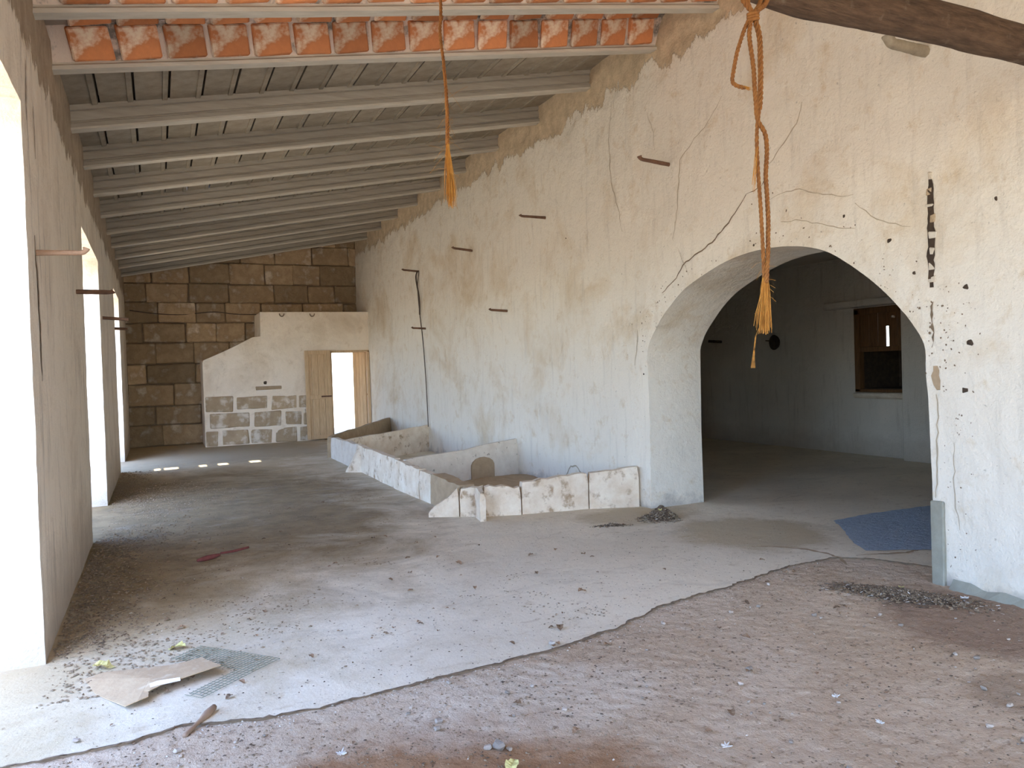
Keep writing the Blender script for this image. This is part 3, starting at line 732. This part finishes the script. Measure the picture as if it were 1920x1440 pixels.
# cords
def cordline(P, r_, label, name='hanging_string', cat='cord', m='cord'):
    V, F = tube(smooth_path(P, 6), r_, 6); return thing_mesh(name, V, F, m, label, cat, None, True)
p0 = on(785, 509, 0, XR-.04)
cordline([p0+Vector((0, 0, .02)), on(783, 540, 0, XR-.03), on(787, 588, 0, XR-.03), on(793, 640, 0, XR-.03), on(799, 720, 0, XR-.03), on(803, 800, 0, XR-.03)], .009, 'thin dark cord hanging from a peg down to the stone trough')
cordline([p0+Vector((-.02, .05, 0)), on(780, 523, 0, XR-.05), on(786, 560, 0, XR-.04), on(787, 590, 0, XR-.035)], .016, 'short frayed twine doubled beside the top of the dark cord', 'twine')
cordline([on(243, 582, 1, YB-.05), on(290, 588, 1, YB-.05), on(340, 590, 1, YB-.05), on(400, 585, 1, YB-.05), on(440, 589, 1, YB-.05), on(483, 590, 1, YB-.05)], .011, 'slack dark wire strung across the stone end wall', 'wire')

# ------------------------------------------------------------------ ropes
def rope_strands(P, r0, turns=22, mbb=None, n=3, rf=None):
    mbb = mbb or MB(); P = smooth_path(P, 10); L = [0]
    for a, b in zip(P, P[1:]): L.append(L[-1]+(b-a).length)
    T = L[-1]; N = max(20, int(T/.008)); Q = []
    Ls = np.linspace(0, T, N); X = [np.interp(Ls, L, [p[k] for p in P]) for k in range(3)]
    Q = [Vector((X[0][i], X[1][i], X[2][i])) for i in range(N)]
    for s in range(n):
        S = []; R = []; a = Vector((1, 0, 0))
        for i, q in enumerate(Q):
            t = (Q[min(i+1, N-1)]-Q[max(i-1, 0)]).normalized(); a = (a-t*a.dot(t)).normalized(); b = t.cross(a)
            ph = Ls[i]*turns*2*math.pi/1.0+s*2*math.pi/n; rr = r0*(rf(i/(N-1)) if rf else 1)
            S.append(q+(a*math.cos(ph)+b*math.sin(ph))*rr*.52); R.append(rr*.56)
        V, F = tube(S, R, 5); mbb.put(V, F)
    return mbb
def fibres(mbb, c, d, n, length, spread, r_=.0012, seed=3):
    q = random.Random(seed)
    for _ in range(n):
        o = Vector((q.gauss(0, 1), q.gauss(0, 1), 0))*.003; e = Vector((q.gauss(0, spread), q.gauss(0, spread), q.gauss(0, spread*.2)))
        L = length*q.uniform(.75, 1.08); k = Vector((q.gauss(0, .004), q.gauss(0, .004), 0))
        P = [c+o, c+o+d*L*.4+e*.35+k, c+o+d*L*.75+e*.8, c+o+d*L+e]
        V, F = tube(P, [r_, r_, r_*.9, r_*.6], 3, False); mbb.put(V, F)
Y1 = 4.13
rp = empty('hanging_rope', on(826, 0, 1, Y1)+Vector((0, 0, .2)), 'thin frayed orange rope hanging alone below the brick ceiling', 'rope')
top = on(826, 0, 1, Y1); top = Vector((top.x-.02, Y1, zc(top.x)+.02))
mbb = rope_strands([top, on(826, 0, 1, Y1), on(825, 60, 1, Y1), on(832, 120, 1, Y1), on(838, 200, 1, Y1), on(839, 270, 1, Y1)], .0095, 16, rf=lambda s: 1 if s < .75 else 1+.3*(s-.75)*4)
add('strand', mbb.V, mbb.F, 'rope', rp, smooth=True)
mbb = MB(); fibres(mbb, on(839, 262, 1, Y1), Vector((.03, 0, -1)), 190, .36, .013, .0016, 5)
add('frayed_end', mbb.V, mbb.F, 'rope_pale', rp)
mbb = MB(); q = random.Random(8)
for _ in range(60):
    z = q.uniform(.0, 1); c = on(838, 150, 1, Y1).lerp(on(841, 330, 1, Y1), z); d = Vector((q.gauss(0, .05), q.gauss(0, .05), q.gauss(-.03, .05)))
    V, F = tube([c, c+d*.6, c+d+Vector((0, 0, -.01))], .0006, 3, False); mbb.put(V, F)
add('loose_fibre', mbb.V, mbb.F, 'rope_pale', rp, 'stuff')
Y2 = 2.46
O = lambda x, y, dy=0: on(x, y, 1, Y2+dy)
rp = empty('knotted_rope', O(1412, 30), 'long knotted orange rope hanging from the log in front of the arch', 'rope')
logc = on(1440, -22, 1, 2.6)
mbb = MB()
rope_strands([O(1410, 22), O(1395, 2), O(1383, -25), O(1390, -60, .06), O(1410, -72, .16), O(1438, -60, .24), O(1445, -30, .2), O(1436, 5, .05), O(1420, 20)], .011, 18, mbb)
rope_strands([O(1410, 24), O(1403, 8), O(1398, -20), O(1400, -55, .06), O(1415, -66, .14), O(1432, -50, .2), O(1432, -20, .12), O(1424, 8, .03), O(1414, 24)], .010, 18, mbb)
add('loop', mbb.V, mbb.F, 'rope', rp, smooth=True)
mbb = MB(); k = O(1412, 31)
for dz in (-.012, 0, .012):
    P = [k+Vector((.020*math.cos(t), .018*math.sin(t), dz+.006*math.sin(t+1))) for t in np.linspace(0, 2*math.pi, 17)]; V, F = tube(P, .008, 6); mbb.put(V, F)
add('knot', mbb.V, mbb.F, 'rope', rp, smooth=True)
mbb = MB()
rope_strands([O(1416, 38), O(1424, 70), O(1426, 130), O(1425, 190), O(1420, 235), O(1419, 270), O(1422, 330), O(1427, 400), O(1430, 460), O(1433, 520)], .0115, 16, mbb, rf=lambda s: 1 if s < .35 else .72)
rope_strands([O(1408, 38), O(1405, 70, -.01), O(1412, 120, -.01), O(1417, 190, -.01), O(1421, 225, -.01), O(1434, 250, -.01), O(1438, 280, -.01), O(1436, 330, -.01), O(1440, 400, -.01), O(1440, 470, -.01), O(1437, 530, -.01)], .0095, 18, mbb)
rope_strands([O(1405, 36, .01), O(1396, 55, .01), O(1383, 95, .01), O(1376, 130, .01), O(1373, 152, .01), O(1380, 160, .01), O(1396, 165, .01)], .0085, 18, mbb)
add('strand', mbb.V, mbb.F, 'rope', rp, smooth=True)
mbb = MB(); fibres(mbb, O(1435, 505), Vector((-.06, 0, -1)), 230, .25, .011, .0015, 6); add('frayed_end', mbb.V, mbb.F, 'rope_pale', rp)
mbb = MB(); fibres(mbb, O(1390, 162, .01), Vector((.9, 0, -.1)).normalized(), 30, .045, .008, .001, 7)
fibres(mbb, O(1420, 270), Vector((-.14, 0, -1)), 14, .19, .004, .0009, 9)
for j in range(9):
    P = [O(1430, 600), O(1416+j % 3, 630), O(1413+j % 2*2, 655), O(1408+j, 690)]; V, F = tube(P, .0005, 3, False); mbb.put(V, F)
q = random.Random(18)
for _ in range(26):
    c = O(1433, q.uniform(470, 600)); d = Vector((q.gauss(0, .025), q.gauss(0, .03), q.gauss(-.01, .03))); V, F = tube([c, c+d*.6, c+d+Vector((0, 0, -.01))], .0006, 3, False); mbb.put(V, F)
add('loose_fibre', mbb.V, mbb.F, 'rope_pale', rp, 'stuff')

# ------------------------------------------------------------------ log
V = []; F = []; n = 22; N = 90
ctr = lambda X: Vector((X, 2.6, 3.245+.012*math.sin(X*2.1)+.05*max(0, 2.2-X)/2.8))
for i in range(N):
    X = -0.8+(5.15+.8)*i/(N-1); c = ctr(X)
    rr_ = float(np.interp(X, [-.8, 1.5, 2.4, 2.7, 3.2, 4.2, 5.2], [.05, .055, .062, .088, .098, .092, .09]))
    for k in range(n):
        t = 2*math.pi*k/n; dr = 1+.10*fb(X*.8, math.cos(t)*.6, math.sin(t)*.6, 2.2)+.05*noise.noise(Vector((X*1.5, math.cos(t)*6, math.sin(t)*6)))
        V.append((c.x, c.y+math.cos(t)*rr_*dr, c.z+math.sin(t)*rr_*dr))
for i in range(N-1):
    for k in range(n): F.append((i*n+k, i*n+(k+1) % n, (i+1)*n+(k+1) % n, (i+1)*n+k))
F += [tuple(range(n)), tuple(range((N-1)*n, N*n))]
fix_normals(thing_mesh('tie_log', V, F, 'log', 'rough dark brown tree trunk spanning the room under the ceiling', 'log', None, True))

# ------------------------------------------------------------------ feeding trough
tr = empty('feeding_trough', (3.9, 9.5, 0), 'low whitewashed stone trough with dividers built against the wall', 'trough')
def slab(A, B, h0, h1, th, m, name='stone_slab', seed=0, nseg=10, zb=-.03, notch=None, jag=.02, side=1):
    """upright slab from A to B on the floor with a worn top edge"""
    A = Vector((*A, 0)); B = Vector((*B, 0)); d = (B-A); nrm = Vector((-d.y, d.x, 0)).normalized()*th*side; V = []; F = []; nz = 4
    q = random.Random(seed)
    for i in range(nseg+1):
        s = i/nseg; p = A+d*s; h = h0+(h1-h0)*s+(q.random()-.5)*jag
        if notch and notch[0] <= s <= notch[1]: h -= notch[2]
        for (oo, sg) in ((Vector((0, 0, 0)), 0), (nrm, 1)):
            for j in range(nz+1):
                z = zb+(h-zb)*j/nz; e = .010*fb(p.x*2, p.y*2, z*3+seed+sg*5, 2); shrink = .012 if j == nz else 0
                pp = p+oo+nrm.normalized()*(e+(shrink if sg == 0 else -shrink)*1.0)+d.normalized()*((.012 if i == 0 else -.012 if i == nseg else 0) if j == nz else 0)
                V.append((pp.x, pp.y, z))
    w_ = 2*(nz+1)
    for i in range(nseg):
        a = i*w_; b = a+w_
        for j in range(nz): F.append((a+j, b+j, b+j+1, a+j+1)); F.append((a+nz+1+j, a+nz+2+j, b+nz+2+j, b+nz+1+j))
        F.append((a+nz, b+nz, b+2*nz+1, a+2*nz+1)); F.append((a, a+nz+1, b+nz+1, b))
    for i in (0, nseg):
        a = i*w_
        for j in range(nz): F.append((a+j, a+j+1, a+nz+2+j, a+nz+1+j))
    return fix_normals(add(name, V, F, m, tr))
slab((3.0, 14.95), (2.97, 12.75), .40, .43, .11, 'trough_white', seed=1, side=1)
slab((2.98, 12.70), (2.94, 10.38), .42, .41, .11, 'trough', seed=2, side=1)
slab((2.93, 10.36), (2.95, 9.30), .41, .37, .11, 'trough', seed=3, side=1)
slab((2.95, 9.28), (2.96, 8.88), .37, .36, .12, 'trough', seed=4, side=1, nseg=5)
slab((2.96, 8.87), (3.02, 8.05), .36, .31, .20, 'mud', 'corner_fill', seed=5, side=1)
slab((2.66, 8.07), (2.96, 7.92), .06, .31, .12, 'trough', seed=6, nseg=6)
slab((2.97, 7.91), (3.17, 7.76), .31, .33, .13, 'trough', seed=7, nseg=4)
slab((3.19, 7.745), (3.58, 7.63), .325, .325, .13, 'trough', seed=8, nseg=6, notch=(.8, 1, .03))
slab((3.60, 7.64), (4.36, 7.50), .35, .41, .13, 'trough', seed=9)
slab((4.37, 7.495), (4.9, 7.29), .40, .45, .13, 'trough', seed=10, nseg=6)
slab((3.11, 7.50), (3.16, 7.76), .30, .33, .07, 'trough', 'pilaster', seed=11, nseg=3)
V = [(2.74, 12.60, -.02), (2.98, 12.40, -.02), (3.0, 12.75, -.02), (2.96, 12.62, .36), (2.99, 12.50, .37), (3.0, 12.7, .37), (2.80, 12.85, -.02)]
add('buttress', V, [(0, 1, 4, 3), (0, 3, 5, 6), (1, 2, 5, 4), (3, 4, 5), (6, 5, 2), (0, 6, 2, 1)], 'trough', tr)
slab((3.03, 10.12), (4.98, 10.62), .41, .54, .09, 'trough_white', 'divider', seed=12, notch=(.42, .5, .02))
slab((3.03, 13.8), (4.98, 14.88), .42, .53, .10, 'trough', 'divider', seed=13)
slab((3.03, 15.0), (4.98, 17.66), .41, .56, .10, 'mud', 'divider', seed=14)
# arched mud plug in the nearest divider
pc = on(908, 890, 1, 10.38); x0, x1 = on(884, 895, 1, 10.38).x, on(932, 895, 1, 10.38).x
mx, hw = (x0+x1)/2, (x1-x0)/2
V = []; out = [(x0, .0), (x0, .16)]+[(mx+hw*math.cos(t), .20+.13*math.sin(t)) for t in np.linspace(math.pi*.95, math.pi*.05, 8)]+[(x1, .16), (x1, .0)]
for th_ in (-.035, .05): V += [(x, 10.12+(x-3.03)*.2564+th_, z) for x, z in out]
n = len(out); F = [tuple(range(n)), tuple(range(2*n-1, n-1, -1))]+[(i, (i+1) % n, (i+1) % n+n, i+n) for i in range(n)]
fix_normals(add('arched_plug', V, F, 'mud', tr))
# rubble fill inside
V = []; F = []
for i in range(13):
    for j in range(13):
        s, t = i/12, j/12; x = 3.06+s*1.9; y = (7.75+(1-s)*.2)+t*((10.1+s*.5)-(7.75+(1-s)*.2)); V.append((x, y, .02+.03*fb(x, y, 0, 2)))
for i in range(12):
    for j in range(12): a = i*13+j; F.append((a, a+13, a+14, a+1))
fix_normals(add('rubble_fill', V, F, 'mud', tr, smooth=True))

# ------------------------------------------------------------------ things lying about
def zf(x, y): return .002 if y > edge_y(x) else -.011+.005*fb(x, y, 1, 2.2)+.006*fb(x, y, 5, 14)
def fl(px, py, z=0): return on(px, py, 2, z)
# cardboard
S3 = lambda cx, cy: (120+cx/4.364, 1180+cy/4.364)
outl = [(165, 405, .0), (330, 350, .005), (600, 320, .01), (860, 292, .015), (1000, 262, .02), (1130, 226, .03), (1170, 250, .035), (1285, 290, .05), (1200, 320, .05), (960, 400, .045), (820, 440, .045), (700, 500, .04),
        (640, 505, .03), (690, 548, .03), (600, 585, .03), (500, 628, .02), (430, 600, .008), (330, 560, .004), (250, 520, .0), (205, 455, .0)]
P = [fl(*S3(a, b), z+.004) for a, b, z in outl]; V = [tuple(p) for p in P]+[(p.x, p.y, p.z-.0035) for p in P]; n = len(P)
cb = empty('cardboard_sheet', (P[0].x+.3, P[0].y, 0), 'crumpled tan cardboard sheet lying on the floor by the near pier', 'cardboard')
c0 = sum((Vector(v) for v in V[:n]), Vector())/n; c0.z += .012; V.append(tuple(c0))
F = [(i, (i+1) % n, 2*n) for i in range(n)]+[(i, i+n, (i+1) % n+n, (i+1) % n) for i in range(n)]+[tuple(range(2*n-1, n-1, -1))]
fix_normals(add('sheet', V, F, 'card', cb))
P = [fl(*S3(a, b), z) for a, b, z in ((700, 462, .05), (760, 440, .052), (850, 425, .05), (950, 410, .045))]
V = []
for p, ww in zip(P, (.012, .02, .016, .006)): V += [(p.x-.003, p.y+ww, p.z+.004), (p.x, p.y, p.z+.012), (p.x+.002, p.y-ww*1.2, p.z-.004)]
add('curled_edge', V, [(i*3+k, i*3+k+1, i*3+k+4, i*3+k+3) for i in range(3) for k in range(2)], 'card_edge', cb)
# wire netting, L shaped
cr = fl(525, 1237); ua = (fl(375, 1213)-cr); va = (fl(378, 1312)-cr); mbb = MB(); U = ua.length; Vv = va.length; ua.normalize(); va.normalize()
def wirel(a, b, c, d): mbb.put(*tube([cr+ua*a+va*b+Vector((0, 0, .008+.006*noise.noise(Vector((a*9, b*9, 0))))), cr+ua*(a+c)/2+va*(b+d)/2+Vector((0, 0, .010+.006*noise.noise(Vector((a*9, d*9, 3))))), cr+ua*c+va*d+Vector((0, 0, .008))], .0014, 4))
k = .0255
i = 0
while i*k < U:
    wirel(i*k, 0, i*k, .22 if i > 4 else Vv-.02*(i % 3)); i += 1
i = 0
while i*k < Vv:
    wirel(0, i*k, U if i*k < .22 else .115, i*k); i += 1
thing_mesh('wire_netting', mbb.V, mbb.F, 'wire', 'torn piece of green-grey wire netting half under the cardboard', 'netting')
# sticks
def stick(P, R, m, label, name, cat='stick', group=None):
    V, F = tube(smooth_path(P, 5), [float(x) for x in np.interp(np.linspace(0, 1, (len(P)-1)*5+1), np.linspace(0, 1, len(R)), R)], 7); return thing_mesh(name, V, F, m, label, cat, group, True)
a = fl(402, 1325, .02); b = fl(346, 1380, -.005)
stick([a, a.lerp(b, .35), a.lerp(b, .6), b], [.014, .02, .012, .010, .013], 'stick', 'short grey-brown wooden stick lying across the concrete edge', 'wooden_stick')
a = fl(370, 1051, .02); b = fl(412, 1040, .02); c = fl(466, 1026, .02)
rs = stick([a, a.lerp(b, .5), b], [.012, .024, .022, .012], 'red', 'dull red wooden batten broken on the dusty floor, broad end', 'red_batten', 'stick')
stick([b+Vector((.01, .01, .01)), b.lerp(c, .5), c], [.010, .012, .010], 'red', 'thin red splinter lying in line behind the red batten', 'red_splinter', 'stick')
# leaves
def leaf_mesh(size, seed, m):
    q = random.Random(seed); V = []; F = []; n = 8
    for i in range(n+1):
        s = i/n; ww = size*.32*math.sin(math.pi*s)**.8*(1+.2*q.random()); z = size*.18*math.sin(math.pi*s*1.1+q.random())*(.5+q.random()*.5)
        V += [((s-.5)*size, -ww, z+ww*.5*q.random()+.002), ((s-.5)*size, 0, z*.6+.002), ((s-.5)*size, ww, z+ww*.6*q.random()+.002)]
    zm = min(v[2] for v in V); V = [(v[0], v[1], v[2]-zm) for v in V]
    for i in range(n):
        for k in (0, 1): F.append((i*3+k, i*3+k+1, i*3+k+4, i*3+k+3))
    return mesh_data('leaf', V, F, m)
LM = [leaf_mesh(.05, s, 'leaf') for s in range(6)]; LY = leaf_mesh(.09, 20, 'leaf_yellow')
def lay(name, me, x, y, label, cat, group=None, sc=1, rz=None):
    o = bpy.data.objects.new(name, me); COL.objects.link(o); o.location = (x, y, zf(x, y)+.002); o.rotation_euler = (0, 0, RND.random()*6.3 if rz is None else rz); o.scale = (sc,)*3
    tag(o, label, cat, group); return o
for i, (px, py, lab, s) in enumerate(((332, 1218, 'yellow leaf by the far corner of the wire netting', 1.2), (195, 1254, 'yellow leaf touching the left edge of the cardboard', 1.3), (1690, 1112, 'yellow leaf in the dark litter heap beside the arch jamb', .6),
        (960, 1437, 'yellow-green leaf on the brown earth at the very front', .9), (1238, 962, 'tiny yellow leaf on top of the small twig heap', .6))):
    p = fl(px, py); o = lay('yellow_leaf', LY, p.x, p.y, lab, 'leaf', 'yellow leaves', s)
    if i == 2: o.location.z += .04
    if i == 4: o.location = (*fl(1238, 962, .07)[:2], .10)
specials = [(1092, 1112, 'curled brown leaf cluster on the bare grey slab', 1.6), (1050, 1180, 'curled red-brown husk near the slab edge', 1.4), (860, 1058, 'pale dried leaf on the slab in front of the trough', 1.5),
            (340, 1180, 'small torn brown scrap behind the cardboard', 1.2), (496, 1148, 'small dark leaf alone on the pale slab', .8), (1405, 1258, 'brown leaf fragment on the earth floor right of centre', 1.1),
            (1110, 1045, 'red-brown leaf on the slab below the stone slabs', .8), (780, 1020, 'brown leaf on the slab left of centre', 1.)]
for px, py, lab, s in specials:
    p = fl(px, py); lay('dry_leaf', LM[RND.randrange(6)], p.x, p.y, lab, 'leaf', 'dried leaves', s*.95)
def region(x, y):
    if y < edge_y(x): k = 'on the bare earth floor in front of the slab'
    elif x < .9 and y < 6: k = 'on the slab around the cardboard and near pier'
    elif x < 1.6 and y < 9: k = 'on the dusty slab beside the second opening'
    elif x > 3.4: k = 'on the slab between the trough and the arch'
    elif y < 7.4: k = 'on the middle of the grey slab'
    else: k = 'on the brown dusty floor left of the trough'
    return 'small dried brown leaf '+k, 'leaf', 'dried leaves '+k
n = 0
while n < 110:
    px, py = RND.uniform(180, 1700), RND.uniform(880, 1400); p = fl(px, py)
    if not (-.5 < p.x < 4.7 and 2 < p.y < 14) or (p.x > 2.6 and 7.2 < p.y < 15): continue
    if p.y < 4.4 and RND.random() < .5: continue
    lay('dry_leaf', LM[RND.randrange(6)], p.x, p.y, *region(p.x, p.y), RND.uniform(.4, 1.1)); n += 1
# pebbles
PM = []
def pk(x, y): return 'on the slab' if y > edge_y(x) else 'on the earth against the broken slab edge' if y > edge_y(x)-.25 else 'on the earth toward the arch side' if x > 2.6 else 'on the earth at the bottom of the view'
for s in range(5):
    q = random.Random(s); a, f = cbox(-.012, .012, -.009, .009, 0, .012, .004, .006, q); PM.append(mesh_data('pebble', a, f, 'pebble'))
for i in range(120):
    x, y = RND.uniform(-.4, 4.6), RND.uniform(1.9, 4.3)
    if y > edge_y(x) and RND.random() < .75: continue
    if x > 4.5 and y > 3: continue
    lay('pebble', PM[i % 5], x, y, 'small grey-brown pebble '+pk(x, y), 'stone', 'pebbles '+pk(x, y), RND.uniform(.4, 1.3))
for px, py, s, lab in ((936, 1410, 2.6, 'squarish grey stone on the brown earth, front centre'), (1035, 1217, 1.8, 'rounded stone sitting on the broken slab edge'), (1405, 1262, 1.6, 'brown clod on the earth floor right of centre')):
    p = fl(px, py, -.02); lay('loose_stone', PM[2], p.x, p.y, lab, 'stone', None, s)
# feathers / white scraps
for i, (px, py, s, lab) in enumerate(((640, 1418, 1.4, 'white feather tuft on the brown earth, bottom of the view'), (1362, 1405, 1.2, 'white crumbly dropping on the earth floor'), (1808, 1124, 1.2, 'pale feather at the foot of the right wall'), (1568, 1310, .8, 'small white scrap between footprints on the earth'),
        (1650, 1358, .8, 'white scrap lying alone on the earth at the right'))):
    mbb = MB(); q = random.Random(60+i); c = Vector((0, 0, .008))
    for k in range(16):
        t = q.uniform(0, 6.3); d = Vector((math.cos(t), math.sin(t), q.uniform(.05, .5)))*.022*q.uniform(.5, 1.2)*s; V, F = tube([c-d*.3+Vector((0, 0, .003)), c+d*.5, c+d], [.002, .0035, .001], 4); mbb.put(V, F)
    p = fl(px, py, -.02); zm = min(v[2] for v in mbb.V); lay('feather_tuft', mesh_data('feather', [(v[0], v[1], v[2]-zm) for v in mbb.V], mbb.F, 'feather'), p.x, p.y, lab, 'feather', 'white scraps and feathers')
# litter (uncountable)
def flakes(pts, size, m, name, label, cat='litter', seed=1, flat=.35):
    q = random.Random(seed); V = []; F = []
    for (x, y, z) in pts:
        s = size*q.uniform(.4, 1.5); t = q.uniform(0, 6.3); c, sn = math.cos(t), math.sin(t); e = q.uniform(.3, .9); k = len(V)
        h = s*flat*q.uniform(.5, 1.5)
        for a, b, cc in ((-s, 0, 0), (0, -s*e, 0), (s, 0, 0), (0, s*e, 0), (0, 0, h)): V.append((x+a*c-b*sn, y+a*sn+b*c, z+cc+q.random()*s*.25))
        F += [(k, k+1, k+4), (k+1, k+2, k+4), (k+2, k+3, k+4), (k+3, k, k+4)]
    return thing_mesh(name, V, F, m, label, cat, None, False, 'stuff')
q = random.Random(77); pts = []
for _ in range(5200):
    x = XL+.03+abs(q.gauss(0, .7)); y = q.uniform(4.4, 13.5)
    if x > 3 or noise.noise(Vector((x*1.2, y*.6, 3)))+.35*q.random() < -.05 or x > -.2+1.4*q.random()*q.random()+.35: continue
    pts.append((x, y, .002))
flakes(pts, .012, 'litter_mid', 'leaf_litter', 'brown leaf litter blown along the foot of the left piers', seed=2)
pts = []
while len(pts) < 2200:
    x, y = q.uniform(-.55, 4.8), q.uniform(3.6, 17)
    if y < edge_y(x) or (x > 2.6 and y > 7.1) or q.random() > 1.1*math.exp(-(y-4)/5): continue
    pts.append((x, y, .002))
flakes(pts, .0055, 'litter_dark', 'dark_crumbs', 'dark crumbs and droppings strewn over the concrete slab', seed=3)
pts = []
while len(pts) < 4200:
    x, y = q.uniform(-.55, 4.4), q.uniform(4.2, 13)
    if (x > 2.6 and y > 7.1) or noise.fractal(Vector((x*1.1, y*1.5, 5)), .8, 2, 4) < .02+.16*x-.05*(y-5)*.5+.25*q.random(): continue
    pts.append((x, y, .002))
flakes(pts, .009, 'litter_mid', 'chaff_patches', 'patches of brown chaff on the middle of the slab', seed=8)
pts = []
while len(pts) < 6500:
    x, y = q.uniform(-.5, 4.85), q.uniform(1.6, 4.5)
    if y > edge_y(x)-.02: continue
    pts.append((x, y, zf(x, y)))
flakes(pts, .007, 'litter_mid', 'earth_crumbs', 'brown crumbs of earth on the bare earth floor', seed=4)
pts = []
while len(pts) < 1500:
    x, y = q.uniform(-.5, 4.85), q.uniform(1.6, 4.5)
    if y > edge_y(x)-.02 or noise.noise(Vector((x*1.3, y*1.7, 2)))+.5*q.random() < .1: continue
    pts.append((x, y, zf(x, y)))
flakes(pts, .008, 'litter_dark', 'dark_clods', 'dark clods and droppings over the bare earth floor', seed=14)
pts = []
for _ in range(3600):
    x = XL+.02+abs(q.gauss(0, .24)); y = q.choice((q.uniform(5.2, 8.8), q.uniform(5.2, 8.8), q.uniform(11.3, 15.2)))
    pts.append((x, y, .002))
flakes(pts, .014, 'litter_mid', 'pier_litter', 'dense brown litter banked against the left piers', seed=15)
pts = [(x+q.gauss(0, .03), y+q.gauss(0, .05), z+.002) for x, y, z in pts[::3] if x > XL+.09]
flakes(pts, .010, 'litter_dark', 'pier_litter_dark', 'darker bits among the litter banked against the left piers', seed=16)
pts = []
while len(pts) < 900:
    x, y = q.uniform(-.5, 4.85), q.uniform(1.6, 7)
    if q.random() < .5: x = q.uniform(0, 5); y = edge_y(x)-abs(q.gauss(0, .07))
    if x > 4.85: continue
    pts.append((x, y, zf(x, y)))
flakes(pts, .006, 'litter_pale', 'pale_crumbs', 'pale plaster crumbs along the slab edge and earth', seed=5)
def heap(cx, cy, rx, ry, h, ang, nt, name, label, seed):
    q = random.Random(seed); ca, sa_ = math.cos(ang), math.sin(ang); hp = empty(name, (cx, cy, 0), label, 'litter', None, 'stuff')
    V = [(cx, cy, h)]; F = []; n = 26
    for j in range(1, 6):
        s = j/5
        for k in range(n):
            t = 2*math.pi*k/n; rr_ = s*(1+.18*noise.noise(Vector((math.cos(t)*2, math.sin(t)*2, seed)))); a = rx*.72*rr_*math.cos(t); b = ry*.72*rr_*math.sin(t)
            V.append((cx+a*ca-b*sa_, cy+a*sa_+b*ca, max(-.03, h*(1-s)**1.3*(1+.9*noise.noise(Vector((a*11, b*11, 2))))-.012*(j == 5))))
    for k in range(n):
        F.append((0, 1+k, 1+(k+1) % n))
        for j in range(4): F.append((1+j*n+k, 1+(j+1)*n+k, 1+(j+1)*n+(k+1) % n, 1+j*n+(k+1) % n))
    fix_normals(add('mound', V, F, 'litter_dark', hp))
    for nm, m, cnt, ln, r_ in (('twigs', 'litter_dark', nt, .04, .0022), ('pale_twigs', 'litter_pale', nt//5, .03, .0022), ('bark_flakes', 'litter_mid', nt//2, .025, .005)):
        mbb = MB()
        for _ in range(cnt):
            s = min(1.7, abs(q.gauss(0, .62))); t = q.uniform(0, 6.3); a = rx*s*math.cos(t); b = ry*s*math.sin(t); z = h*max(0, 1-s)**1.3+.004
            if cx+a*ca-b*sa_ > 4.84 or (cy > 6 and s > 1.2): continue
            c = Vector((cx+a*ca-b*sa_, cy+a*sa_+b*ca, z+(0 if cy > 4.4 else -.012*s))); th_ = q.uniform(0, 6.3); d = Vector((math.cos(th_), math.sin(th_), q.gauss(0, .3)))*ln*q.uniform(.3, 1)
            if c.z-abs(d.z) < -.01: d.z = abs(d.z)*.2; 
            V, F = tube([c-d*.5, c+d*.5+Vector((0, 0, abs(d.z)*.2))], r_*q.uniform(.6, 1.3), 3); mbb.put(V, F)
        o = add(nm, mbb.V, mbb.F, m, hp, 'stuff')
p = fl(1243, 972); heap(p.x-.02, p.y, .24, .2, .13, 0, 900, 'twig_heap', 'small dark heap of twigs and droppings beside the left foot of the arch', 5)
p = fl(1720, 1118); heap(p.x-.06, p.y+.08, .50, .17, .035, math.radians(-62), 2200, 'litter_heap', 'long dark heap of leaves and chips at the right foot of the arch', 6)
p = fl(1150, 986); heap(p.x-.03, p.y, .2, .06, .02, math.radians(-15), 160, 'husk_streak', 'pale streak of husks on the floor left of the small twig heap', 7)
